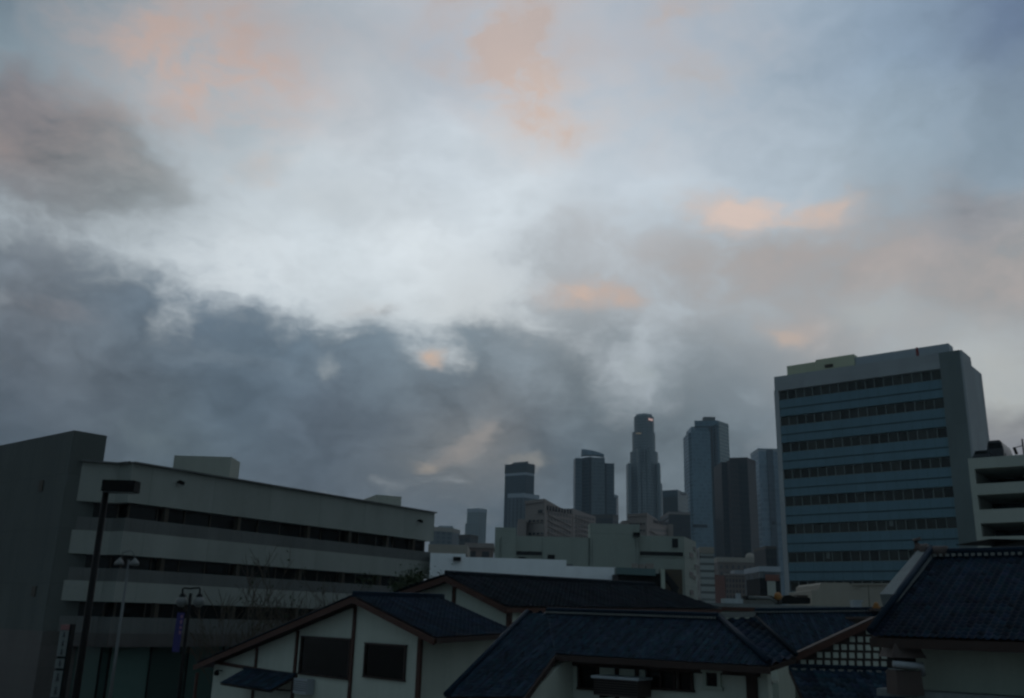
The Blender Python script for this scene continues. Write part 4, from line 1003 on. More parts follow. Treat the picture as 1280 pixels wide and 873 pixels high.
# I pale slab far left, J, K
t, pl, zt = tower('apartment_tower', 'pale slab tower rising alone left of the skyline', 'apartment block', [(584, 636.4), (599, 635.8), (608.5, 637)], 1300, m_i)
crown(t, pl, zt - 5, zt + .3, M['q_plant'], .3)
tower('', '', '', [(581.5, 654.5), (598, 654)], 1285, m_i, depth=12, parent=t, part='lower_wing')
t, pl, zt = tower('office_block', 'bluish windowed office block just right of the long concrete building', 'office block', [(538, 659), (566, 661), (575, 663.5)], 800, m_j)
crown(t, pl, zt - 3, zt + .4, M['beige'], .3)
tower('', '', '', [(548, 657.3), (566, 657.6)], 815, M['q_plant'], depth=10, parent=t, part='plant_room')
t, pl, zt = tower('office_block', 'low dark office block in front of the pale slab tower', 'office block', [(574, 669.5), (588, 669), (597.5, 671)], 600, m_k)
crown(t, pl, zt - 2, zt + .4, M['bronze'], .3)
t, pl, zt = tower('brown_building', 'old brown building with tall dark openings and cornice above the white wall', 'building', [(582.5, 680), (616.5, 681.6)], 300, m_l, depth=20)
crown(t, pl, zt - 1.2, zt + .3, M['pink_stone'], .7, 'cornice')
t, pl, zt = tower('beige_building', 'low beige building peeking over the left end of the white wall', 'building', [(536, 681.3), (584, 683.3)], 260, m_o, depth=20)
crown(t, pl, zt - 2.2, zt + .2, M['beige'], .2)
# B curved-crown glass tower
Yb_ = 1050
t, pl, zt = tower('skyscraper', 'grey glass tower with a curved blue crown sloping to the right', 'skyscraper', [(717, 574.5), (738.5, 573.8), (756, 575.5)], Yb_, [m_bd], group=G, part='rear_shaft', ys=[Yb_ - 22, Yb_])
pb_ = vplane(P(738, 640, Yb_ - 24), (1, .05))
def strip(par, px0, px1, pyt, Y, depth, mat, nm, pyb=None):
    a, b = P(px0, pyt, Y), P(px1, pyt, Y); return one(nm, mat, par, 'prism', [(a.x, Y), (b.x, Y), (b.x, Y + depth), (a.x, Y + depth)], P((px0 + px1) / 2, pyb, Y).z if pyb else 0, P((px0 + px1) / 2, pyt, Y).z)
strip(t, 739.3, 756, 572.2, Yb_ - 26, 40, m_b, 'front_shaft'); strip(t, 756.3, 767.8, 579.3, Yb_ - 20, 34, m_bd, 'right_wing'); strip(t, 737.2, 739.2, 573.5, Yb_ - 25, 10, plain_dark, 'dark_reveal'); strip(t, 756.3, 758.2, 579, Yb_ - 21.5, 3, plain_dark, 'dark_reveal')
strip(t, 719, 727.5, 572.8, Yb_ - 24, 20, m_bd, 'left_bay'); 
mb = MB(); n = 14; cz0 = P(740, 574, Yb_).z
arc = []
for i in range(n + 1):   # curved glass sail: an arc in plan, its top sloping down to the right
    u = i / n; px = 727 + 28.3 * u; py = 561.6 + 1.2 * u + 5.2 * u * u; y = Yb_ - 18 - 10 * math.sin(math.pi * (.15 + .75 * u)); p = P(px, py, y); arc.append(p)
for i in range(n):
    a, b = arc[i], arc[i + 1]; d = V((0, 9, 0))
    mb.face([(a.x, a.y, cz0), (b.x, b.y, cz0), b, a]); mb.face([b, b + d, a + d, a]); mb.face([(b.x, b.y + 9, cz0), (a.x, a.y + 9, cz0), a + d, b + d])
for e in (0, n): a = arc[e]; mb.face([(a.x, a.y, cz0), a, a + V((0, 9, 0)), (a.x, a.y + 9, cz0)])
mb.build('crown', m_g, t)
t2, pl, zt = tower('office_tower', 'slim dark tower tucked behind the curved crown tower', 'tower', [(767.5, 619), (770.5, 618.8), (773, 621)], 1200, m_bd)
crown(t2, pl, zt - 3, zt + .3, M['q_plant'], .2)
t2, pl, zt = tower('office_block', 'wide low dark block at the foot of the curved crown tower', 'office block', [(740, 644), (766, 643.4), (773, 645)], 800, m_d2)
crown(t2, pl, zt - 3, zt + .3, M['bronze'], .3)
# C round stepped tower with lit crown
Yc = 1230; cp = P(805, 600, Yc)
t = thing('skyscraper', 'tallest round stepped tower with a small lit sign on its crown', 'skyscraper', (cp.x, Yc, 0), G)
def ring(px0, px1, pyt, pyb, nm, mat=m_c, n=20, sq=0.0, rot=0):
    a, b = P(px0, pyt, Yc), P(px1, pyt, Yc); c = (a + b) / 2; R = (b - a).length / 2; zt = P((px0 + px1) / 2, pyt, Yc).z; zb = P((px0 + px1) / 2, pyb, Yc).z if pyb else 0
    pts = []
    for k in range(n):
        th = 2 * math.pi * (k + .5) / n + rot; r = R * (1 - sq * (.5 + .5 * math.cos(4 * th + 4 * rot + math.pi))) ; pts.append(V((c.x + r * math.cos(th), Yc + r * math.sin(th), 0)))
    return one(nm, mat, t, 'prism', pts, zb, zt), c, R, zt, zb
ring(783.0, 827.8, 605, None, 'lower_shaft', n=24, sq=.10); ring(784.8, 825.4, 582, 606, 'shaft', n=24, sq=.06); ring(787.5, 822.3, 566, 583, 'shaft', n=24, sq=.08); ring(790.2, 818.8, 541.5, 567, 'upper_shaft', n=24, sq=.04)
_, c_, R_, zt_, zb_ = ring(792.4, 817.2, 522.0, 542.5, 'crown', n=12); ring(794.5, 815.2, 519.2, 522.1, 'crown_cap', M['q_plant'], n=12)
mb = MB()   # stone fins standing proud between the setbacks
for px0, px1, pyt, pyb in ((785, 788.5, 579, 640), (821.5, 825, 579, 640), (797, 800, 560, 640), (809, 812, 560, 640), (803, 806, 585, 655)):
    a, b = P(px0, pyt, Yc - 24.5), P(px1, pyt, Yc - 24.5); mb.prism([(a.x, Yc - 25), (b.x, Yc - 25), (b.x, Yc - 4), (a.x, Yc - 4)], 0, a.z)
mb.build('fins', m_c, t)
a, b = P(810.6, 523, Yc - 14), P(816.0, 524.6, Yc - 9)
mb = MB(); d = (b - a); mb.slab([a, V((b.x, b.y, a.z)), V((b.x, b.y, a.z - 2.6)), V((a.x, a.y, a.z - 2.6))], (0, -1, 0), .8); mb.build('lit_sign', emis('lit crown sign', (1.0, .62, .55), .35), t)
mb = MB()
for k in range(5):
    p = P(794.5 + k * 1.5, 541.8, Yc - R_ * .95 - 3); mb.beam(p, p + V((1.1, 0, 0)), .6, .7)
mb.build('setback_lamp', emis('setback lamp', (1.0, .72, .4), .14), t)
# D green tower with pale flank, D2
t, pl, zt = tower('office_tower', 'dark office tower with a pale right flank bearing a black mark', 'tower', [(828.2, 614), (846.8, 612.8), (859, 617.8)], 900, [m_d])
u = (pl[2] - pl[1]).normalized(); nn = V((u.y, -u.x, 0)); nn = nn if nn.dot(EYE - pl[1]) > 0 else -nn
fl = Plane(pl[1] + nn * .3, nn)
mb = MB(); zb2 = fl.hit(853, 640).z; a, b = pl[1] + nn * .05, pl[2] + nn * .05
mb.slab([V((a.x, a.y, zb2)), V((b.x, b.y, zb2)), V((b.x, b.y, zt)), V((a.x, a.y, zt))], nn, .5); fo = mb.build('pale_flank', m_dw, t)
fl2 = Plane(pl[1] + nn * .6, nn)
mb = MB(); mb.slab([fl2.hit(850, 616.3), fl2.hit(854, 617), fl2.hit(857.5, 617), fl2.hit(857.5, 619.3), fl2.hit(853, 619.2), fl2.hit(850.8, 618)], nn, .4); mb.build('logo', M['ink'], fo)
crown(t, pl, zt - 6, zt + .4, m_bd, .15)
t, pl, zt = tower('office_tower', 'dark brown tower in front of the pale-flanked tower', 'tower', [(835.8, 640.5), (862.6, 639)], 720, m_d2, depth=40)
crown(t, pl, zt - 1.5, zt + .3, M['pink_stone'], .2)
# E blue glass tower
Ye = 1000
t, pl, zt = tower('skyscraper', 'tall blue glass tower with stepped left top and pale right face', 'skyscraper', [(868, 526.0), (897.3, 522.5), (909.8, 527.8)], Ye, [m_e], group=G, part='core_shaft', ys=[Ye - 4, Ye + 14])
rp_ = [pl[1], pl[2]]; u = (pl[2] - pl[1]).normalized(); nn = V((u.y, -u.x, 0)); nn = nn if nn.dot(EYE - pl[1]) > 0 else -nn
mb = MB(); a, b = pl[1] + nn * .05 + u * .6, pl[2] + nn * .05; mb.slab([V((a.x, a.y, 0)), V((b.x, b.y, 0)), V((b.x, b.y, zt - .2)), V((a.x, a.y, zt - .2))], nn, .6); mb.build('pale_face', m_el, t)
strip(t, 860.3, 864, 541.5, Ye - 12, 30, m_e, 'step_shaft'); strip(t, 864.1, 868, 533.6, Ye - 13, 30, m_e, 'step_shaft'); strip(t, 863.8, 887.5, 538.8, Ye - 18, 20, m_e, 'front_shaft')
strip(t, 888, 890.6, 533, Ye - 12, 9, m_d, 'dark_recess'); strip(t, 893.6, 896.2, 531, Ye - 11, 8, m_bd, 'dark_recess')
strip(t, 866, 884, 655.8, Ye - 18.5, 1, plain_dark, 'louvre_row', 659.5)
crown(t, pl, zt - 8, zt - 6, m_bd, .25, 'belt')
strip(t, 880, 894, 521.3, Ye + 8, 10, roofm, 'plant_room', 526)
# F dark bronze tower
Yf_ = 680
t, pl, zt = tower('skyscraper', 'dark bronze tower right of the blue glass tower', 'skyscraper', [(911.5, 573), (934, 570.9), (944.2, 575.2)], Yf_, [m_f], group=G, ys=[Yf_ - 4, Yf_ + 12], part='main_shaft')
strip(t, 901.5, 911.3, 577.8, Yf_ + 2, 26, m_bd if False else m_f, 'left_wing'); strip(t, 911.6, 923, 575.0, Yf_ - 6, 12, m_fr, 'red_bay')
crown(t, pl, zt - 4, zt + .3, m_fr, .2)
# G pale blue glass tower
Yg_ = 760
t, pl, zt = tower('skyscraper', 'pale blue glass tower half hidden by the blue-banded office tower', 'skyscraper', [(947.8, 561.2), (980, 560)], Yg_, [m_g], depth=25, group=G)
strip(t, 958.6, 966, 562, Yg_ - 1.5, 5, m_gd, 'deep_blue_stripe'); crown(t, pl, zt - 2, zt + .4, M['q_plant'], .2)
strip(t, 965.0, 969, 652, Yg_ - 2, 3, plain_dark, 'vent', 656)
t, pl, zt = tower('office_tower', 'short black tower at the foot of the pale blue glass tower', 'tower', [(956.8, 683.5), (970.5, 684)], 420, m_f, depth=20)
crown(t, pl, zt - 1, zt + .3, M['bronze'], .2)
# M1 / M2 pink stone blocks
def stone_block(label, corners, Y, ys, tops, wins, deep):
    t = thing('stone_building', label, 'building', (P(*corners[0], Y).x, Y, 0)); return t
Ym = 360
t, pl, zt = tower('stone_building', 'large pinkish stone building with recessed window rows behind the warehouse, at the left', 'building', [(657, 628.5), (681, 626.3), (717, 635.8)], Ym, M['pink_stone'], ys=[Ym - 9, Ym + 45])
main_pl, main_zt = pl, zt
u = (pl[2] - pl[1]); u.z = 0; u.normalize(); nn = V((u.y, -u.x, 0)); nn = nn if nn.dot(EYE - pl[1]) > 0 else -nn
mpl = vplane(pl[1], u); lpl2 = vplane(pl[0], pl[1] - pl[0])
tower('', '', '', [(647.5, 649), (658, 647.5)], Ym - 6, M['pink_stone'], depth=20, parent=t, part='lower_wing')
a = P(716, 635.8, Ym + 42); b = at_h(744.5, 646, a.z)
mb = MB(); d = (b - a); n_ = V((-d.y, d.x, 0)).normalized(); n_ = n_ if n_.y > 0 else -n_
mb.prism([a, b, b + n_ * 20, a + n_ * 20], 0, a.z); mb.build('right_wing', M['pink_stone'], t)
mpl2 = vplane(a, d)
def dark_rows(par, pl, px0, px1, rows, nwin, hh, slope=0.0):
    """recessed-looking window openings: each dark pane framed by projecting sill and jambs"""
    for (y0, sl_) in rows:
        for i in range(nwin):
            mb = MB()
            w = (px1 - px0) / nwin; x0 = px0 + i * w + w * .16; x1 = px0 + (i + 1) * w - w * .16; cy = y0 + sl_ * ((x0 + x1) / 2 - px0)
            p, q, zt = rect(pl, x0, x1, cy - hh / 2, cy + hh / 2); o_ = pl.n * .05
            mb.face([p + o_, q + o_, V((q.x, q.y, zt)) + o_, V((p.x, p.y, zt)) + o_], None, tint(.5))
            mb.build('window', M['slit'], par)
        a, b = pl.hit(px0, y0 + hh / 2 + .3), pl.hit(px1, y0 + sl_ * (px1 - px0) + hh / 2 + .3); mb = MB(); mb.beam(a + pl.n * .2, V((b.x, b.y, a.z)) + pl.n * .2, .4, .25); mb.build('sill', M['pink_stone'], par)
dark_rows(t, mpl, 684, 714, [(641, .16), (648.5, .14), (656, .12), (663.5, .1), (670, .08)], 8, 4.2)
dark_rows(t, mpl2, 718.5, 743, [(645, .2), (651, .18), (657.5, .15), (664, .12), (670, .1)], 7, 3.6)
dark_rows(t, lpl2, 660, 680, [(652, 0), (668, 0)], 4, 4.0); dark_rows(t, lpl2, 671, 680, [(640, 0)], 1, 5)
mb = MB()
for i in range(9): q = mpl.hit(684 + i * 3.6, 634.5 + i * 3.6 * .17); mb.beam(q + nn * .3 - V((0, 0, 1.1)), q + nn * .3 + V((0, 0, .6)), .6, 1.7, up=u)
mb.build('cornice_arches', M['slit'], t)
crown(t, pl, zt - .6, zt + .5, M['pink_stone'], .8, 'cornice')
Ym2 = 330
t, pl, zt = tower('stone_building', 'smaller pinkish stone building with dark rooftop lettering below the tall stepped tower', 'building', [(785, 645), (808.5, 643.6), (836, 650)], Ym2, M['pink_stone'], ys=[Ym2 - 7, Ym2 + 40])
u = (pl[2] - pl[1]); u.z = 0; u.normalize(); mp3 = vplane(pl[1], u); lp3 = vplane(pl[0], pl[1] - pl[0])
tower('', '', '', [(778, 651), (786, 650)], Ym2 - 2, M['pink_stone'], depth=14, parent=t, part='lower_wing')
a = P(834.5, 653.5, Ym2 + 38); strip(t, 834.5, 841.3, 655.5, Ym2 + 36, 12, M['pink_stone'], 'right_wing')
dark_rows(t, mp3, 812, 835, [(662, .1), (668.5, .08)], 7, 3.4); dark_rows(t, lp3, 787, 807, [(656, -.02), (664, 0)], 5, 3.4)
mb = MB(); rr = random.Random(5); px = 816.5
while px < 834:   # row of block letters, unreadable at this distance
    w = rr.choice((.9, 1.2, 1.5)); y = 652.3 + (px - 816) * .18
    q0, q1, zt2 = rect(mp3, px, px + w * .4, y - 1.9, y + 1.6); mb.beam(q0 + mp3.n * .3, V((q0.x, q0.y, zt2)) + mp3.n * .3, .3, .45, up=u)
    if rr.random() < .8: q2, q3, zt3 = rect(mp3, px, px + w, y - (1.6 if rr.random() < .5 else .1), y + .5); mb.beam(V((q2.x, q2.y, zt3)) + mp3.n * .3, V((q3.x, q3.y, zt3)) + mp3.n * .3, .3, .45)
    if w > 1: q2, q3, zt3 = rect(mp3, px + w * .6, px + w * .9, y - 1.7, y + 1.6); mb.beam(q2 + mp3.n * .3, V((q2.x, q2.y, zt3)) + mp3.n * .3, .3, .45, up=u)
    px += w + .55
mb.build('lettering', M['ink'], t); crown(t, pl, zt - .5, zt + .4, M['pink_stone'], .6, 'cornice')
# slim white louvred building
Yv = 165
t, pl, zt = tower('louvred_building', 'slim white building with horizontal louvres right of the warehouse', 'building', [(870.5, 689), (874.8, 690), (892.2, 690.3)], Yv, [m_lv], ys=[Yv - 6, Yv - 6], part='louvred_front')
a, b = P(870.5, 689.4, Yv + 2), P(874.7, 690, Yv - 6); mb = MB(); mb.prism([a, V((b.x - .03, b.y, 0)), V((b.x - .03, b.y + 12, 0)), V((a.x, a.y + 8, 0))], 0, zt - .1); mb.build('window_flank', m_lw, t)
crown(t, pl, zt - .8, zt + .25, M['beige'], .15)
# brown brick building with a dome
Yo1 = 520
t, pl, zt = tower('brick_building', 'brown brick building topped by a small pale dome', 'building', [(897.5, 697.3), (948.5, 696.8)], Yo1, m_o, depth=24)
crown(t, pl, zt - 2.2, zt + .3, M['beige'], .25, 'cornice')
q = P(937.5, 693, Yo1 + 6); R_ = (P(943.5, 693, Yo1).x - P(931, 693, Yo1).x) / 2
mb = MB(); mb.lathe((q.x, Yo1 + 6, zt), [(R_, 0), (R_, R_ * .25), (R_ * .96, R_ * .5), (R_ * .82, R_ * .85), (R_ * .55, R_ * 1.12), (R_ * .2, R_ * 1.24), (0, R_ * 1.26)], 18); mb.build('dome', M['beige'], t)
# red brick with window grid
Yo2 = 430
t, pl, zt = tower('brick_building', 'red brick building with a grid of small windows and blank left wall', 'building', [(893, 719), (951, 718.5)], Yo2, M['brick_red'], depth=16)
strip(t, 906.5, 951, 718.8, Yo2 - .4, .35, m_o2, 'window_front'); strip(t, 905, 951.5, 717.6, Yo2 - .8, .6, M['pink_stone'], 'cornice', 719.6)
strip(t, 918, 935, 713, Yo2 + 4, 8, M['q_plant'], 'plant_room', 719)
# bluish low building and red-headed sign building
t, pl, zt = tower('office_block', 'low bluish block between the brick buildings and the blue-banded tower', 'office block', [(949, 709.5), (975, 709)], 240, m_j, depth=15)
crown(t, pl, zt - 1, zt + .3, M['q_plant'], .2)
Yo3 = 180
t = thing('shop_building', 'dark little building with red header and one white panel beside the blue-banded tower', 'shop', (P(962, 730, Yo3).x, Yo3, 0))
strip(t, 949.5, 975, 723, Yo3, 10, M['black'], 'wall'); strip(t, 957, 974, 718.5, Yo3 - .3, .28, M['brick_red'], 'header', 726.3); strip(t, 959, 969.3, 726.6, Yo3 - .25, .2, M['garage'], 'white_panel', 746)
# ================================================================== RIGHT OFFICE TOWER
Yq = 105.0
Mq = P(1199, 437.5, Yq); Lq = at_h(967.5, 471.5, Mq.z); Rq = at_h(1208, 452.5, Mq.z)
qd = (Lq - Mq); qd.z = 0; qd.normalize(); rd = V((Rq - Mq).xyz); rd.z = 0; rd.normalize()
ZQ = Mq.z; qp = vplane(Mq, qd)
qt = thing('office_tower', 'big office tower at the right with blue bands between rows of dark windows', 'office tower', (Mq.x, Mq.y, 0))
dep = 4.0
m0, l0 = V((Mq.x, Mq.y, 0)), V((Lq.x, Lq.y, 0)); Lw = (l0 - m0).length
bk = -qp.n * dep
iL = (qp.hit(977, 560) - Mq).dot(qd); iR = (qp.hit(1181.5, 520) - Mq).dot(qd)     # window field along qd, from the right corner
z_first = zat(qp.hit(975, 489), 487.0)
cl = qp.hit(978, 560)
rows = [488.5, 520.5, 553, 586.5, 621, 655.7, 690, 726]
tops_z = [zat(cl, y) for y in rows]; stp = (tops_z[0] - tops_z[-1]) / 7; tops_z = [tops_z[0] - stp * i for i in range(10)]
wh = stp * .375
rec = .35
ip = lambda s_, o_=0.0: m0 + qd * s_ - qp.n * (-o_)
# top fascia, piers left and right, core
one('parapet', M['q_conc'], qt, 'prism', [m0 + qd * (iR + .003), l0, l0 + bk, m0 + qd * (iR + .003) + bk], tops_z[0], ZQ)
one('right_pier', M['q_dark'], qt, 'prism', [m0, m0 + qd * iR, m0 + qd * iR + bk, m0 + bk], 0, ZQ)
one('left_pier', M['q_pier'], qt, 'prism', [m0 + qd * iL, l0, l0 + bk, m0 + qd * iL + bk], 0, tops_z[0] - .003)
ci = -qp.n * (rec + .25)
one('core', M['black'], qt, 'prism', [m0 + qd * (iR + .02) + ci, m0 + qd * (iL - .02) + ci, m0 + qd * (iL - .02) + bk * .98, m0 + qd * (iR + .02) + bk * .98], 0, tops_z[0] - .01)
nwin = 18
for i, z in enumerate(tops_z):
    zb = z - wh; zn = tops_z[i + 1] if i < 9 else 0
    if zb < .3: continue
    mb = MB(); o_ = -qp.n * rec
    for k in range(nwin):
        a, b = m0 + qd * (iR + (iL - iR) * k / nwin) + o_, m0 + qd * (iR + (iL - iR) * (k + 1) / nwin) + o_
        mb.face([(a.x, a.y, zb), (b.x, b.y, zb), (b.x, b.y, z), (a.x, a.y, z)], None, tint(.45))
    w = mb.build('ribbon_window', M['q_glass'], qt)
    mb = MB()
    for k in range(nwin + 1):
        a = m0 + qd * (iR + (iL - iR) * k / nwin) + o_ + qp.n * .05
        mb.beam((a.x, a.y, zb), (a.x, a.y, z), .10, .09, up=qd)
    a, b = m0 + qd * iR + o_ + qp.n * .05, m0 + qd * iL + o_ + qp.n * .05
    mb.beam((a.x, a.y, zb + .04), (b.x, b.y, zb + .04), .09, .07); mb.beam((a.x, a.y, z - .04), (b.x, b.y, z - .04), .09, .07)
    mb.build('mullion', M['q_mull'], w)
    zc = max(zn, .0)
    a, b = m0 + qd * iR - qp.n * .06, m0 + qd * iL - qp.n * .06
    mid = zc + (zb - zc) * .47
    sp_ = one('spandrel', M['q_blue'], qt, 'prism', [a, b, b - qp.n * .5, a - qp.n * .5], zc, zb - .003)
    one('joint', M['q_line'], sp_, 'beam', V((a.x, a.y, mid)) + qp.n * .012, V((b.x, b.y, mid)) + qp.n * .012, .03, .16)
# pale blinds left half open in two windows
for px, py in ((1114, 654), (1035, 694.5)):
    q = Plane(qp.o - qp.n * (rec - .02), qp.n).hit(px, py); mb = MB(); mb.slab([q + qd * .22 + V((0, 0, .38)), q - qd * .22 + V((0, 0, .38)), q - qd * .22 - V((0, 0, .38)), q + qd * .22 - V((0, 0, .38))], qp.n, .01); mb.build('blind', M['sign_white'], qt)
# left rear fin, lower
lf = at_h(961.3, 488.5, zat(l0, 486)); zlf = zat(l0, 486)
one('left_fin', M['q_pier'], qt, 'prism', [l0 - qp.n * 1.0 + qd * .003, l0 + qd * .55 - qp.n * 1.0, l0 + qd * .55 + bk, l0 + bk + qd * .003], 0, zlf)
one('left_fin', M['q_pier'], qt, 'prism', [l0 - qp.n * .55 + qd * .003, l0 + qd * .25 - qp.n * .55, l0 + qd * .25 - qp.n * .997, l0 + qd * .003 - qp.n * .997], 0, zlf + 1.1)
# right side: the slab ends and a lower rear wing runs on
one('side_wall', M['q_conc'], qt, 'prism', [m0 - qd * .003 - qp.n * .003, m0 - qd * .25 - qp.n * .003, m0 - qd * .25 + bk, m0 - qd * .003 + bk], 0, ZQ - .05)
r1 = m0 + bk * 1.001; ZW = zat(r1, 457.0)
one('rear_wing', M['q_conc'], qt, 'prism', [r1 - qd * .2, l0 + bk * 1.001 + qd * .1, l0 - qp.n * 9.0 + qd * .1, m0 - qp.n * 9.0 - qd * .2], 0, ZW)
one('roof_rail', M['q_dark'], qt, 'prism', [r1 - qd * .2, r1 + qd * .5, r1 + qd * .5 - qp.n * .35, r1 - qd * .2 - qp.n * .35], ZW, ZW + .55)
# roof plant
def roofq(nm, mat, px0, px1, py0, back, pyb=None, dpt=5):
    pl_ = Plane(qp.o - qp.n * back, qp.n); a, b = pl_.hit(px0, py0[0]), pl_.hit(px1, py0[1]); zt = (a.z + b.z) / 2
    a.z = b.z = 0; return one(nm, mat, qt, 'prism', [a, b, b - qp.n * dpt, a - qp.n * dpt], ZQ - 1, zt)
roofq('plant_room', M['q_yellow'], 983.5, 1019, (458, 452.5), 1.6, dpt=2.2); roofq('plant_room', M['q_yellow'], 1019.2, 1067, (449.5, 443.5), 1.6, dpt=2.3)
roofq('plant_screen', M['q_plant'], 1060, 1185.5, (446.5, 431.2), 1.9, dpt=2.0)
q = Plane(qp.o - qp.n * .3, qp.n).hit(1146.5, 440); mb = MB(); mb.lathe((q.x, q.y, ZQ), [(.18, 0), (.18, .3), (.15, .8), (.15, 1.1), (0, 1.2)], 10); mb.build('obstruction_lamp', M['red_lamp'], qt)
q = Plane(qp.o - qp.n * 1.58, qp.n); a, b, zt = rect(vplane(q.o, qd), 1031, 1041.5, 455.5, 459.5); mb = MB(); mb.slab([a, b, V((b.x, b.y, zt)), V((a.x, a.y, zt))], qp.n, .06); mb.build('louvre', M['bronze'], qt)
# ================================================================== RIGHT GARAGE
Ygr = 82.0
g0 = P(1209.6, 573.5, Ygr); g1 = at_h(1278, 568.5, g0.z); gd = (g1 - g0); gd.z = 0; gd.normalize(); gp = vplane(g0, gd)
gg = thing('parking_garage', 'pale parking garage with dark open decks at the right edge', 'garage', (g0.x, g0.y, 0))
G0_ = V((g0.x, g0.y, 0)); Lg = 26.0; gb = -gp.n * 22
ref = gp.hit(1250, 590)
ys_ = [(None, 584.2), (603.5, 617.5), (636.3, 653.5), (670.6, 689), (706, 724), (742, None)]
def zg(y): return gp.hit(1250, y).z
for a_, b_ in ys_:
    zt = g0.z if a_ is None else zg(a_); zb = 0 if b_ is None else zg(b_)
    one('parapet', M['garage'], gg, 'prism', [G0_, G0_ + gd * Lg, G0_ + gd * Lg - gp.n * .25, G0_ - gp.n * .25], zb, zt)
    one('deck', M['garage'], gg, 'prism', [G0_ - gp.n * .253, G0_ + gd * Lg - gp.n * .253, G0_ + gd * Lg + gb, G0_ + gb], zb if zb > .1 else 0.01, (zb + .35))
cw = (gp.hit(1219.5, 600) - g0).dot(gd)
one('corner_pier', M['garage'], gg, 'prism', [G0_ + gp.n * .004 - gd * .004, G0_ + gd * cw + gp.n * .004, G0_ + gd * cw - gp.n * .6, G0_ - gp.n * .6 - gd * .004], 0, g0.z - .3)
one('inner_wall', M['black'], gg, 'prism', [G0_ - gp.n * 7, G0_ + gd * Lg - gp.n * 7, G0_ + gd * Lg - gp.n * 7.3, G0_ - gp.n * 7.3], 0, g0.z - .9)  # black colour stands in for the shade deep in the decks
one('side_wall', M['garage'], gg, 'prism', [G0_ - gp.n * .603, G0_ + gd * .3 - gp.n * .603, G0_ + gd * .3 + gb, G0_ + gb], 0, g0.z - .1)
for k in (7.0, 14.0, 21.0):
    c = G0_ + gd * k - gp.n * 1.2; one('column', M['garage'], gg, 'prism', [c, c + gd * .5, c + gd * .5 - gp.n * .5, c - gp.n * .5], 0, g0.z - .5)
# car and light pole on the top deck
dz = g0.z - .9
q = Plane(gp.o - gp.n * 3, gp.n).hit(1244, 562); dk = q.z - .95
# a dark van, seen from behind over the parapet
vn = thing('parked_van', 'dark van parked on the top deck of the garage', 'van', (q.x, q.y, dk))
prof = [(-1.0, .3), (-1.02, 1.0), (-.93, 1.45), (-.78, 1.78), (-.55, 1.88), (.55, 1.88), (.78, 1.78), (.93, 1.45), (1.02, 1.0), (1.0, .3)]
sc_ = (gp.hit(1254, 562) - gp.hit(1233, 562)).length / 2 / 1.02 * 1.03
mb = MB(); A_ = [q + gd * (u * sc_) + V((0, 0, dk + h * .95 - q.z)) for u, h in prof]; B_ = [p - gp.n * 4.6 for p in A_]
for i in range(len(prof) - 1): mb.face([A_[i], B_[i], B_[i + 1], A_[i + 1]])
mb.face(A_); mb.face(B_[::-1]); mb.build('body', M['car_paint'], vn)
mb = MB(); wv = [(-.80, 1.1), (-.72, 1.62), (.72, 1.62), (.80, 1.1)]; mb.slab([q + gd * (u * sc_) + V((0, 0, dk + h * .95 - q.z)) + gp.n * .01 for u, h in wv], gp.n, .012); mb.build('rear_window', M['window_dark'], vn)
for s_ in (-1, 1):
    for bk__ in (.7, 3.8):
        mb = MB(); mb.lathe(q + gd * (s_ * sc_ * .86) - gp.n * bk__ + V((0, 0, dk + .36 - q.z)), [(0, -.11), (.34, -.11), (.35, 0), (.34, .11), (0, .11)], 14, x=-gp.n, y=(0, 0, 1), z=gd); mb.build('wheel', M['tyre'], vn)
lb = Plane(gp.o - gp.n * 1.5, gp.n)
q = lb.hit(1227, 567); cz = q.z
cr_ = thing('parked_car', 'low dark car just left of the van on the garage roof', 'car', (q.x, q.y, dk))
prof = [(-.9, .3), (-.92, .7), (-.75, .92), (-.58, 1.28), (.58, 1.28), (.75, .92), (.92, .7), (.9, .3)]
mb = MB(); A_ = [q + gd * (u * .9) + V((0, 0, cz - 1.0 + h - q.z)) for u, h in prof]; B_ = [p - gp.n * 4.2 for p in A_]
for i in range(len(prof) - 1): mb.face([A_[i], B_[i], B_[i + 1], A_[i + 1]])
mb.face(A_); mb.face(B_[::-1]); mb.build('body', M['car_paint'], cr_)
mb = MB(); mb.slab([q + gd * (u * .9) + V((0, 0, cz - 1.0 + h - q.z)) + gp.n * .01 for u, h in ((-.66, .95), (-.5, 1.2), (.5, 1.2), (.66, .95))], gp.n, .01); mb.build('rear_window', M['window_dark'], cr_)
pq = lb.hit(1279, 560)
lp_ = thing('light_pole', 'thin dark pole with a short arm on the garage roof at the picture edge', 'pole', (pq.x, pq.y, dz))
zt = lb.hit(1279, 549).z; a = lb.hit(1270, 565); 
mb = MB(); mb.tube([(pq.x, pq.y, dz), (pq.x, pq.y, zt)], .07, 8); mb.build('pole', M['black_metal'], lp_)
mb = MB(); mb.tube([V((pq.x, pq.y, lb.hit(1279, 557).z)), lb.hit(1270, 559.5)], .04, 6); mb.tube([lb.hit(1267.5, 559.5), lb.hit(1271, 568)], .13, 6); mb.build('arm', M['black_metal'], lp_)
# grey box between garage and tiled ridge
Ybx = 40
t = thing('plant_box', 'grey mechanical box standing before the garage above the near tiled ridge', 'plant box', (P(1258, 690, Ybx).x, Ybx, 0))
block('case', M['roof_gravel'], t, 1240, 1300, 675.5, 0, Ybx, 3); block('duct', M['black'], t, 1229, 1239.9, 685.5, 0, Ybx + .2, 2); block('lid', M['black_metal'], t, 1239, 1301, 674.4, 675.4, Ybx - .1, 3.2)
HAZE = 0.00017
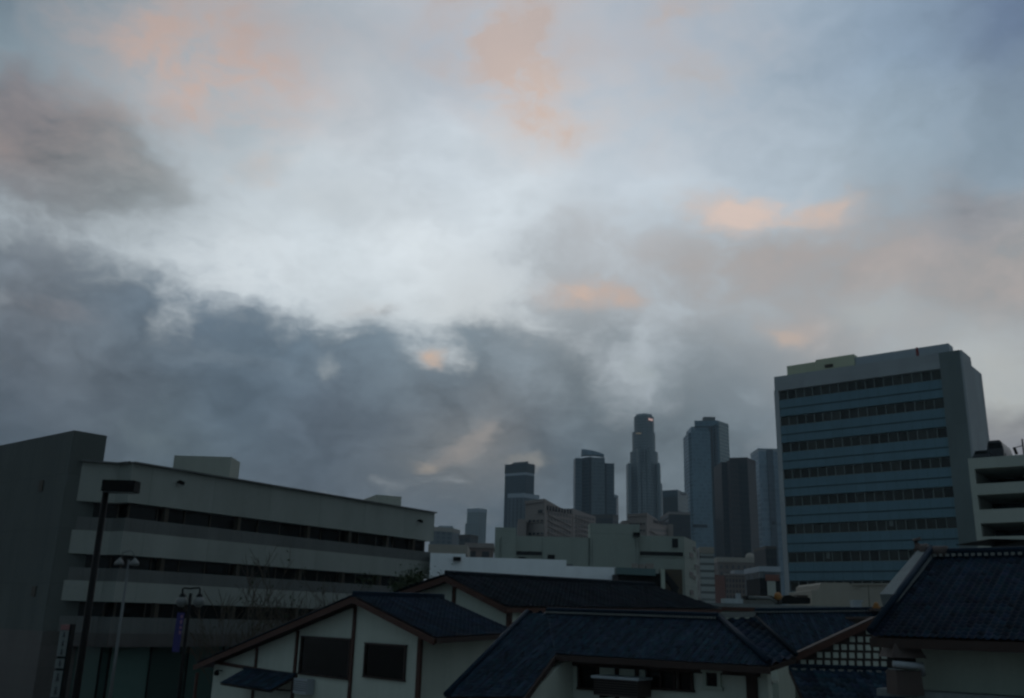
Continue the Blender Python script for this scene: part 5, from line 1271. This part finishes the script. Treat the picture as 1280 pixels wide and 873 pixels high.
# ================================================================== SKY
world = bpy.data.worlds.new('World'); scene.world = world; world.use_nodes = True
wt = NT(world.node_tree); wt.n.clear()
out = wt.new('ShaderNodeOutputWorld'); bg = wt.new('ShaderNodeBackground'); wt.l.new(bg.outputs[0], out.inputs[0])
D = wt.new('ShaderNodeTexCoord').outputs['Generated']
D = wt.vmath('NORMALIZE', D)
# cloud drift: domain warp in world directions (flattened towards the horizon)
Ds = wt.vmath('MULTIPLY', D, (1.0, 1.0, 1.6))
w1 = wt.vmath('SUBTRACT', wt.noise(Ds, 2.6, 3, .55, True), (.5, .5, .5))
w2 = wt.vmath('SUBTRACT', wt.noise(Ds, 8.5, 4, .6, True), (.5, .5, .5))
Dw = wt.vmath('ADD', D, wt.vmath('ADD', wt.vmath('SCALE', w1, .02), wt.vmath('SCALE', w2, .065)))
Dl = wt.vmath('ADD', D, wt.vmath('ADD', wt.vmath('SCALE', w1, .04), wt.vmath('SCALE', w2, .05)))
fb = wt.noise(Ds, 5.5, 6, .6); fb2 = wt.noise(wt.vmath('ADD', Ds, wt.vmath('SCALE', w2, .12)), 15.0, 5, .6)
def up8(c, k=.24): return tuple(v + k * v * (1 - v / 255) for v in c)
def dirpx(px, py): return ray(px, py).normalized()
def shep(d, pts, s2):
    """smooth blend of values given at directions of the sky"""
    sw = 0.0; acc = None
    for p, c in pts:
        q = (d - p).length_squared + s2; w = 1.0 / (q * q); sw += w
        acc = [w * x for x in c] if acc is None else [x + w * y for x, y in zip(acc, c)]
    return [x / sw for x in acc]
ELS = [-2, 1, 3, 5, 6.5, 8, 9.5, 11, 12.5, 14, 15.5, 17, 18.5, 20, 21.5, 23, 24.5, 26.5, 29, 31.5, 34, 38, 43, 52, 68, 89]
AZS = [-179, -90, -48] + [-33.5 + 2.48 * i for i in range(28)] + [100]
def field(vec, fn):
    """a sky field as one colour ramp over azimuth per elevation, blended between elevations; alpha carries a second value"""
    sp = wt.new('ShaderNodeSeparateXYZ'); wt.l.new(vec, sp.inputs[0])
    az = wt.math('MULTIPLY_ADD', wt.math('ARCTAN2', sp.outputs[0], sp.outputs[1]), .5 / math.pi, .5)
    el = wt.math('ARCSINE', wt.math('MINIMUM', sp.outputs[2], .9999))
    col = al = None
    for i, e in enumerate(ELS):
        g = bpy.data.node_groups.new('sky_band', 'ShaderNodeTree')
        g.interface.new_socket('Fac', in_out='INPUT', socket_type='NodeSocketFloat'); g.interface.new_socket('Color', in_out='OUTPUT', socket_type='NodeSocketColor'); g.interface.new_socket('Alpha', in_out='OUTPUT', socket_type='NodeSocketFloat')
        gi, go, rmp = g.nodes.new('NodeGroupInput'), g.nodes.new('NodeGroupOutput'), g.nodes.new('ShaderNodeValToRGB')
        g.links.new(gi.outputs[0], rmp.inputs[0]); g.links.new(rmp.outputs[0], go.inputs[0]); g.links.new(rmp.outputs[1], go.inputs[1])
        cr = rmp.color_ramp; cr.interpolation = 'LINEAR'
        cr.elements[0].position = AZS[0] / 360 + .5; cr.elements[1].position = AZS[-1] / 360 + .5
        for a_ in AZS[1:-1]: cr.elements.new(a_ / 360 + .5)
        for k, a_ in enumerate(AZS): cr.elements[k].color = fn(azel(a_, e))
        rp = wt.new('ShaderNodeGroup'); rp.node_tree = g
        wt.l.new(az if col is None else wt.math('MULTIPLY_ADD', col, 1e-12, az), rp.inputs[0])
        if col is None: col, al = rp.outputs[0], rp.outputs[1]; continue
        mr = wt.new('ShaderNodeMapRange'); wt.l.new(el, mr.inputs[0]); mr.inputs[1].default_value = math.radians(ELS[i - 1]); mr.inputs[2].default_value = math.radians(e)
        col = wt.mixc(mr.outputs[0], col, rp.outputs[0])
        mf = wt.new('ShaderNodeMix'); wt.l.new(mr.outputs[0], mf.inputs[0]); wt.l.new(al, mf.inputs[2]); wt.l.new(rp.outputs[1], mf.inputs[3]); al = mf.outputs[0]
    return col, al
def azel(az, el): a, e = math.radians(az), math.radians(el); return V((math.sin(a) * math.cos(e), math.cos(a) * math.cos(e), math.sin(e)))
HI = [(0, 0, 66, 82, 94), (90, 40, 112, 128, 138), (60, 110, 128, 141, 148), (200, 140, 150, 160, 166), (300, 40, 152, 152, 155), (420, 40, 150, 158, 166), (460, 130, 170, 174, 178), (560, 60, 160, 170, 182),
      (560, 210, 190, 198, 204), (250, 215, 172, 180, 184), (400, 250, 196, 204, 208), (120, 290, 180, 188, 192), (300, 320, 218, 224, 226), (520, 310, 222, 227, 228), (640, 240, 206, 213, 217), (700, 60, 170, 172, 178),
      (800, 180, 180, 190, 200), (820, 60, 158, 165, 176), (900, 130, 160, 172, 184), (1000, 60, 134, 150, 166), (1120, 60, 112, 130, 150), (1270, 15, 74, 88, 112), (1120, 170, 136, 152, 164), (1260, 180, 112, 128, 142),
      (1000, 220, 166, 178, 188), (840, 250, 190, 200, 207), (1200, 300, 150, 158, 164), (740, 330, 196, 200, 203), (450, 370, 205, 212, 214), (600, 390, 210, 212, 210), (820, 400, 180, 186, 190), (1000, 360, 176, 182, 184), (1080, 400, 172, 177, 178), (1240, 470, 182, 182, 176), (1270, 420, 168, 170, 170), (900, 480, 142, 150, 156)]
LOW = [(0, 320, 108, 118, 128), (40, 380, 104, 110, 118), (150, 370, 94, 108, 121), (250, 400, 84, 99, 113), (90, 440, 104, 114, 124), (0, 460, 92, 101, 112), (350, 440, 90, 106, 120), (460, 440, 98, 113, 125), (300, 500, 83, 97, 110), (120, 500, 86, 95, 105), (0, 520, 76, 86, 97),
       (200, 545, 86, 98, 106), (420, 520, 88, 98, 110), (400, 590, 83, 93, 104), (560, 500, 96, 108, 119), (560, 440, 104, 118, 128), (650, 430, 116, 128, 137), (640, 520, 108, 117, 125), (560, 575, 122, 124, 124), (600, 545, 138, 134, 130), (540, 620, 86, 98, 110), (700, 580, 92, 105, 116), (620, 640, 86, 100, 112),
       (760, 470, 120, 131, 138), (760, 540, 106, 118, 126), (850, 470, 122, 132, 138), (850, 540, 112, 124, 132), (850, 600, 110, 122, 130), (930, 500, 118, 129, 137), (950, 430, 132, 139, 144), (700, 380, 142, 148, 152), (800, 330, 154, 157, 161), (900, 370, 150, 151, 152), (1000, 320, 150, 148, 148), (1120, 340, 152, 149, 148), (1250, 350, 150, 150, 150), (1040, 420, 148, 149, 150), (1200, 410, 150, 153, 154), (1260, 545, 122, 124, 132), (940, 560, 112, 125, 134),
       (1200, 260, 130, 134, 142), (1110, 240, 134, 137, 142), (60, 200, 120, 121, 124), (20, 120, 98, 104, 114), (120, 240, 124, 131, 135), (20, 180, 122, 118, 120), (180, 230, 138, 145, 148), (740, 310, 158, 161, 165)]
# where the lower deck covers the sky (+) and where the bright high sky shows (-)
MASK = [(0, 262, -.1), (0, 300, .7), (0, 340, .9), (40, 315, .6), (100, 300, -.7), (60, 345, .9), (110, 345, .7), (150, 345, .6), (150, 375, .95), (200, 318, -.8), (200, 350, .5), (255, 335, -.6), (240, 372, .7), (290, 365, -.2), (330, 365, -.8), (300, 400, .7), (330, 420, .95), (370, 400, .4), (370, 375, -.4), (400, 350, -1), (430, 390, -.1), (420, 425, .8), (500, 370, -.9), (480, 405, .0), (495, 432, .8), (540, 425, -.6), (541, 448, -.75), (540, 490, .9), (575, 385, -.3), (590, 430, .9), (650, 415, .8), (640, 355, -.5), (700, 400, .7),
        (150, 430, 1), (300, 470, 1), (450, 480, 1), (100, 520, 1), (250, 560, 1), (600, 500, 1), (700, 500, 1), (560, 600, .8), (700, 600, 1), (850, 580, 1), (850, 510, .8), (795, 472, -.15), (760, 440, .5), (860, 440, .5), (940, 450, .6), (720, 320, .25), (620, 305, -.7), (600, 340, .0), (680, 320, .45), (655, 340, .3), (650, 378, -.8), (690, 345, .2), (800, 300, .1), (850, 350, .45), (760, 380, .3), (640, 250, -1), (830, 400, .0), (980, 330, .7), (920, 295, .2), (1080, 330, .8), (1200, 360, .75), (1280, 350, .7), (1000, 380, .4), (1100, 385, .0), (1040, 430, .7), (960, 395, .0), (1180, 430, .3), (1245, 490, -.6), (1210, 470, -.3), (1265, 545, .9), (1200, 540, .6), (1280, 440, .1),
        (1000, 245, -.5), (1115, 240, .45), (1095, 200, -.7), (1100, 260, .4), (1150, 275, .3), (1215, 252, 1.0), (1230, 285, .6), (1275, 270, .5), (1165, 245, -.1), (1160, 210, -.8), (1280, 200, -1), (1050, 285, .1), (1000, 150, -1), (800, 200, -1), (1200, 80, -1), (600, 150, -1), (400, 120, -1), (400, 280, -1), (250, 230, -.6), (540, 300, -1),
        (60, 200, 1.1), (20, 130, 1.0), (100, 155, .8), (60, 105, .4), (130, 190, .9), (90, 245, 1.0), (160, 225, .9), (205, 245, .5), (0, 245, .8), (110, 90, -.6), (190, 160, -.5), (0, 50, -.8), (230, 60, -1), (30, 275, -.1), (300, 200, -.3), (700, 100, -.6), (880, 150, -.7), (540, 30, -.8)]
back = [(d, tuple(1.18 * x for x in c)) for d, c in [(azel(90, 20), (.115, .155, .18)), (azel(-90, 20), (.105, .145, .17)), (azel(180, 15), (.085, .13, .16)), (azel(180, 55), (.085, .135, .17)), (azel(140, 30), (.085, .13, .16)), (azel(-140, 30), (.085, .13, .16)), (azel(0, 88), (.19, .22, .26)), (azel(60, 55), (.14, .17, .21)), (azel(-60, 55), (.14, .17, .2))]]
HIp = [(dirpx(a, b), srgb(*up8(c, .44))) for a, b, *c in HI] + back
LOp = [(dirpx(a, b), srgb(*up8(c, .27 if b < 470 else .10))) for a, b, *c in LOW] + [(d, tuple(.7 * x for x in c)) for d, c in back]
MKp = [(dirpx(a, b), (c if c < .85 else 1.55,)) for a, b, c in MASK] + [(d, (-.2,)) for d, c in back]
hi, _ = field(Dl, lambda d: (*[a * b for a, b in zip(shep(d, HIp, .0030), (.955, 1.0, 1.04))], 1.0))
lo, mk = field(Dw, lambda d: (*shep(d, LOp, .0016), shep(d, MKp, .0008)[0] * .3 + .5))
msk = wt.math('MULTIPLY', wt.math('SUBTRACT', mk, .5), 1 / .3)
# a real clear-air sky behind the haze layer
sky = wt.new('ShaderNodeTexSky', sky_type='NISHITA'); sky.sun_disc = False
SUN_EL, SUN_AZ = math.radians(3.0), math.radians(-38.0)
sky.sun_elevation = SUN_EL; sky.sun_rotation = -SUN_AZ if False else SUN_AZ
hi = wt.vmath('ADD', wt.vmath('SCALE', hi, 1.0), wt.vmath('SCALE', sky.outputs[0], .05 * .08))
dens = wt.math('MULTIPLY_ADD', wt.math('SUBTRACT', fb, .5), 1.1, msk)
dens = wt.math('MULTIPLY_ADD', wt.math('SUBTRACT', fb2, .5), 1.9, dens)
cover = wt.smooth(dens, -.36, .80)
lo = wt.vmath('SCALE', lo, wt.math('MULTIPLY_ADD', wt.math('SUBTRACT', fb2, .5), 1.15, wt.math('MULTIPLY_ADD', wt.math('SUBTRACT', fb, .5), .7, 1.0)))
hi = wt.vmath('SCALE', hi, wt.math('MULTIPLY_ADD', wt.math('SUBTRACT', fb2, .5), .42, wt.math('MULTIPLY_ADD', wt.math('SUBTRACT', fb, .5), .35, 1.0)))
col = wt.mixc(cover, hi, lo)
# patches of cloud still catching the sun
PINK = [(262, 86, 110, 52, 8, 1.2, (206, 181, 170)), (290, 40, 140, 50, 0, .5, (178, 166, 164)), (180, 15, 70, 40, 0, .5, (172, 162, 160)), (326, 205, 45, 26, -20, .7, (206, 188, 176)), (645, 80, 55, 66, -22, 1.0, (210, 191, 182)), (690, 152, 55, 38, 0, 1.0, (216, 197, 186)), (600, 30, 110, 55, 0, .7, (186, 176, 174)), (720, 15, 190, 45, 0, .6, (184, 174, 172)), (855, 10, 70, 22, 0, .7, (192, 176, 168)), (890, 100, 90, 55, 0, .5, (184, 180, 180)), (800, 150, 90, 60, 0, .3, (192, 188, 188)),
        (935, 266, 72, 30, 6, 1.0, (224, 205, 195)), (1020, 266, 70, 16, 0, .8, (212, 194, 184)), (745, 371, 70, 20, 4, .9, (202, 184, 174)), (995, 411, 45, 24, 0, .6, (190, 179, 173)), (1050, 325, 170, 40, 0, .35, (180, 166, 160)), (1260, 345, 90, 34, 0, .35, (178, 164, 158)), (880, 335, 90, 30, 0, .35, (178, 170, 166)), (541, 454, 14, 12, 0, .95, (214, 190, 172)), (592, 546, 40, 14, -20, .6, (172, 163, 156)), (560, 568, 30, 12, -25, .5, (162, 154, 148)), (534, 579, 18, 10, 0, .75, (178, 166, 152)), (652, 575, 34, 9, -6, .75, (178, 172, 160)), (55, 165, 110, 44, 0, .6, (152, 138, 134)), (60, 385, 70, 20, 0, .4, (132, 124, 124)), (795, 473, 28, 18, 0, .8, (172, 182, 184)), (411, 463, 12, 14, 0, .55, (160, 168, 172)), (0, 372, 20, 14, 0, .7, (158, 164, 170)), (455, 388, 50, 22, 0, .35, (190, 182, 176)), (722, 366, 20, 10, 0, .6, (222, 194, 176)), (1240, 500, 60, 45, 0, .6, (190, 190, 182)), (1100, 390, 50, 26, 0, .6, (184, 190, 190)), (240, 440, 140, 18, 5, .35, (128, 140, 150)), (190, 545, 70, 18, 5, .4, (110, 122, 128)), (985, 418, 22, 12, 0, .6, (206, 186, 172)), (410, 250, 80, 30, 0, .3, (190, 192, 192))]
tex = wt.math('MULTIPLY_ADD', wt.math('SUBTRACT', fb2, .5), 1.5, wt.math('MULTIPLY', wt.math('SUBTRACT', fb, .5), .7))
up0 = V((0, 0, 1)); big, small = [], []
for px, py, a, b, rot, op, c in PINK:
    d = dirpx(px, py); r = d.cross(up0).normalized(); u = r.cross(d); th = math.radians(rot); r2 = r * math.cos(th) - u * math.sin(th); u2 = r * math.sin(th) + u * math.cos(th)
    k = d.dot(_f) / F   # angular size of one picture pixel there
    (big if min(a, b) >= 34 else small).append((d, r2, u2, a * k, b * k, op, V(srgb(*c))))
def pink_at(v):
    c, al = V(srgb(190, 170, 160)), 0.0
    for d, r2, u2, a, b, op, cc in big:
        if v.dot(d) < 0: continue
        g = op * math.exp(-((v - d).dot(r2) / a) ** 2 - ((v - d).dot(u2) / b) ** 2)
        c = c.lerp(cc, g / max(1e-6, g + al)) if g > 1e-4 else c; al = al + g * (1 - al)
    return (*c, al)
pc, pa = field(Dw, pink_at)
col = wt.mixc(wt.math('MULTIPLY', pa, wt.math('MULTIPLY_ADD', tex, 3.0, .85), clamp=True), col, pc)
for d, r2, u2, a, b, op, c in small:
    mp = wt.new('ShaderNodeMapping', vector_type='TEXTURE'); wt.l.new(Dw, mp.inputs['Vector']); mp.inputs['Location'].default_value = d
    mm = Matrix((r2, u2, r2.cross(u2))).transposed(); mp.inputs['Rotation'].default_value = mm.to_euler(); mp.inputs['Scale'].default_value = (a, b, .7)
    g = wt.math('MULTIPLY', wt.smooth(wt.math('ADD', wt.math('POWER', .36788, wt.vmath('DOT_PRODUCT', mp.outputs[0], mp.outputs[0])), wt.math('MULTIPLY', wt.math('MINIMUM', tex, .16), .8)), .13, 1.2), wt.math('MULTIPLY_ADD', tex, op * 1.6, op * .85), clamp=True)
    col = wt.mixc(g, col, tuple(c))
# below the horizon: dim ground bounce
sz = wt.new('ShaderNodeSeparateXYZ'); wt.l.new(D, sz.inputs[0])
col = wt.mixc(wt.smooth(sz.outputs[2], -.06, -.005), (.02, .022, .024), col)
wt.l.new(col, bg.inputs['Color']); bg.inputs['Strength'].default_value = 1.0
world.cycles.sampling_method = 'MANUAL'; world.cycles.sample_map_resolution = 512
# low dusk sun, behind cloud: very soft and weak
sl = bpy.data.lights.new('sun', 'SUN'); sl.energy = 0.05; sl.angle = math.radians(25); sl.color = (1, .82, .68)
so = bpy.data.objects.new('sun', sl); COL.objects.link(so)
sd = V((math.sin(SUN_AZ) * math.cos(SUN_EL), math.cos(SUN_AZ) * math.cos(SUN_EL), math.sin(SUN_EL)))
so.rotation_euler = (-sd).to_track_quat('-Z', 'Y').to_euler(); so.location = (0, 0, 60)
# ================================================================== AIR
mb = MB(); mb.prism([(-1500, -60), (1500, -60), (1500, 2300), (-1500, 2300)], -1.0, 400)
hz = bpy.data.materials.new('haze'); hz.use_nodes = True; hn_ = NT(hz.node_tree); hn_.n.clear()
ho = hn_.new('ShaderNodeOutputMaterial'); pv = hn_.new('ShaderNodeVolumePrincipled'); pv.inputs['Color'].default_value = (.62, .80, .92, 1); pv.inputs['Density'].default_value = HAZE
hn_.l.new(pv.outputs[0], ho.inputs['Volume'])
tag(mb.build('haze', hz), None, None, kind='stuff')
# ================================================================== RENDER
scene.view_settings.view_transform = 'Standard'; scene.view_settings.look = 'None'
scene.view_settings.exposure = 0.0; scene.view_settings.gamma = 1.0
scene.render.engine = 'CYCLES'
scene.cycles.use_denoising = True; scene.cycles.max_bounces = 5; scene.cycles.diffuse_bounces = 3; scene.cycles.glossy_bounces = 3
scene.cycles.use_adaptive_sampling = True; scene.cycles.adaptive_threshold = 0.02; scene.cycles.adaptive_min_samples = 8
scene.cycles.filter_width = 2.5
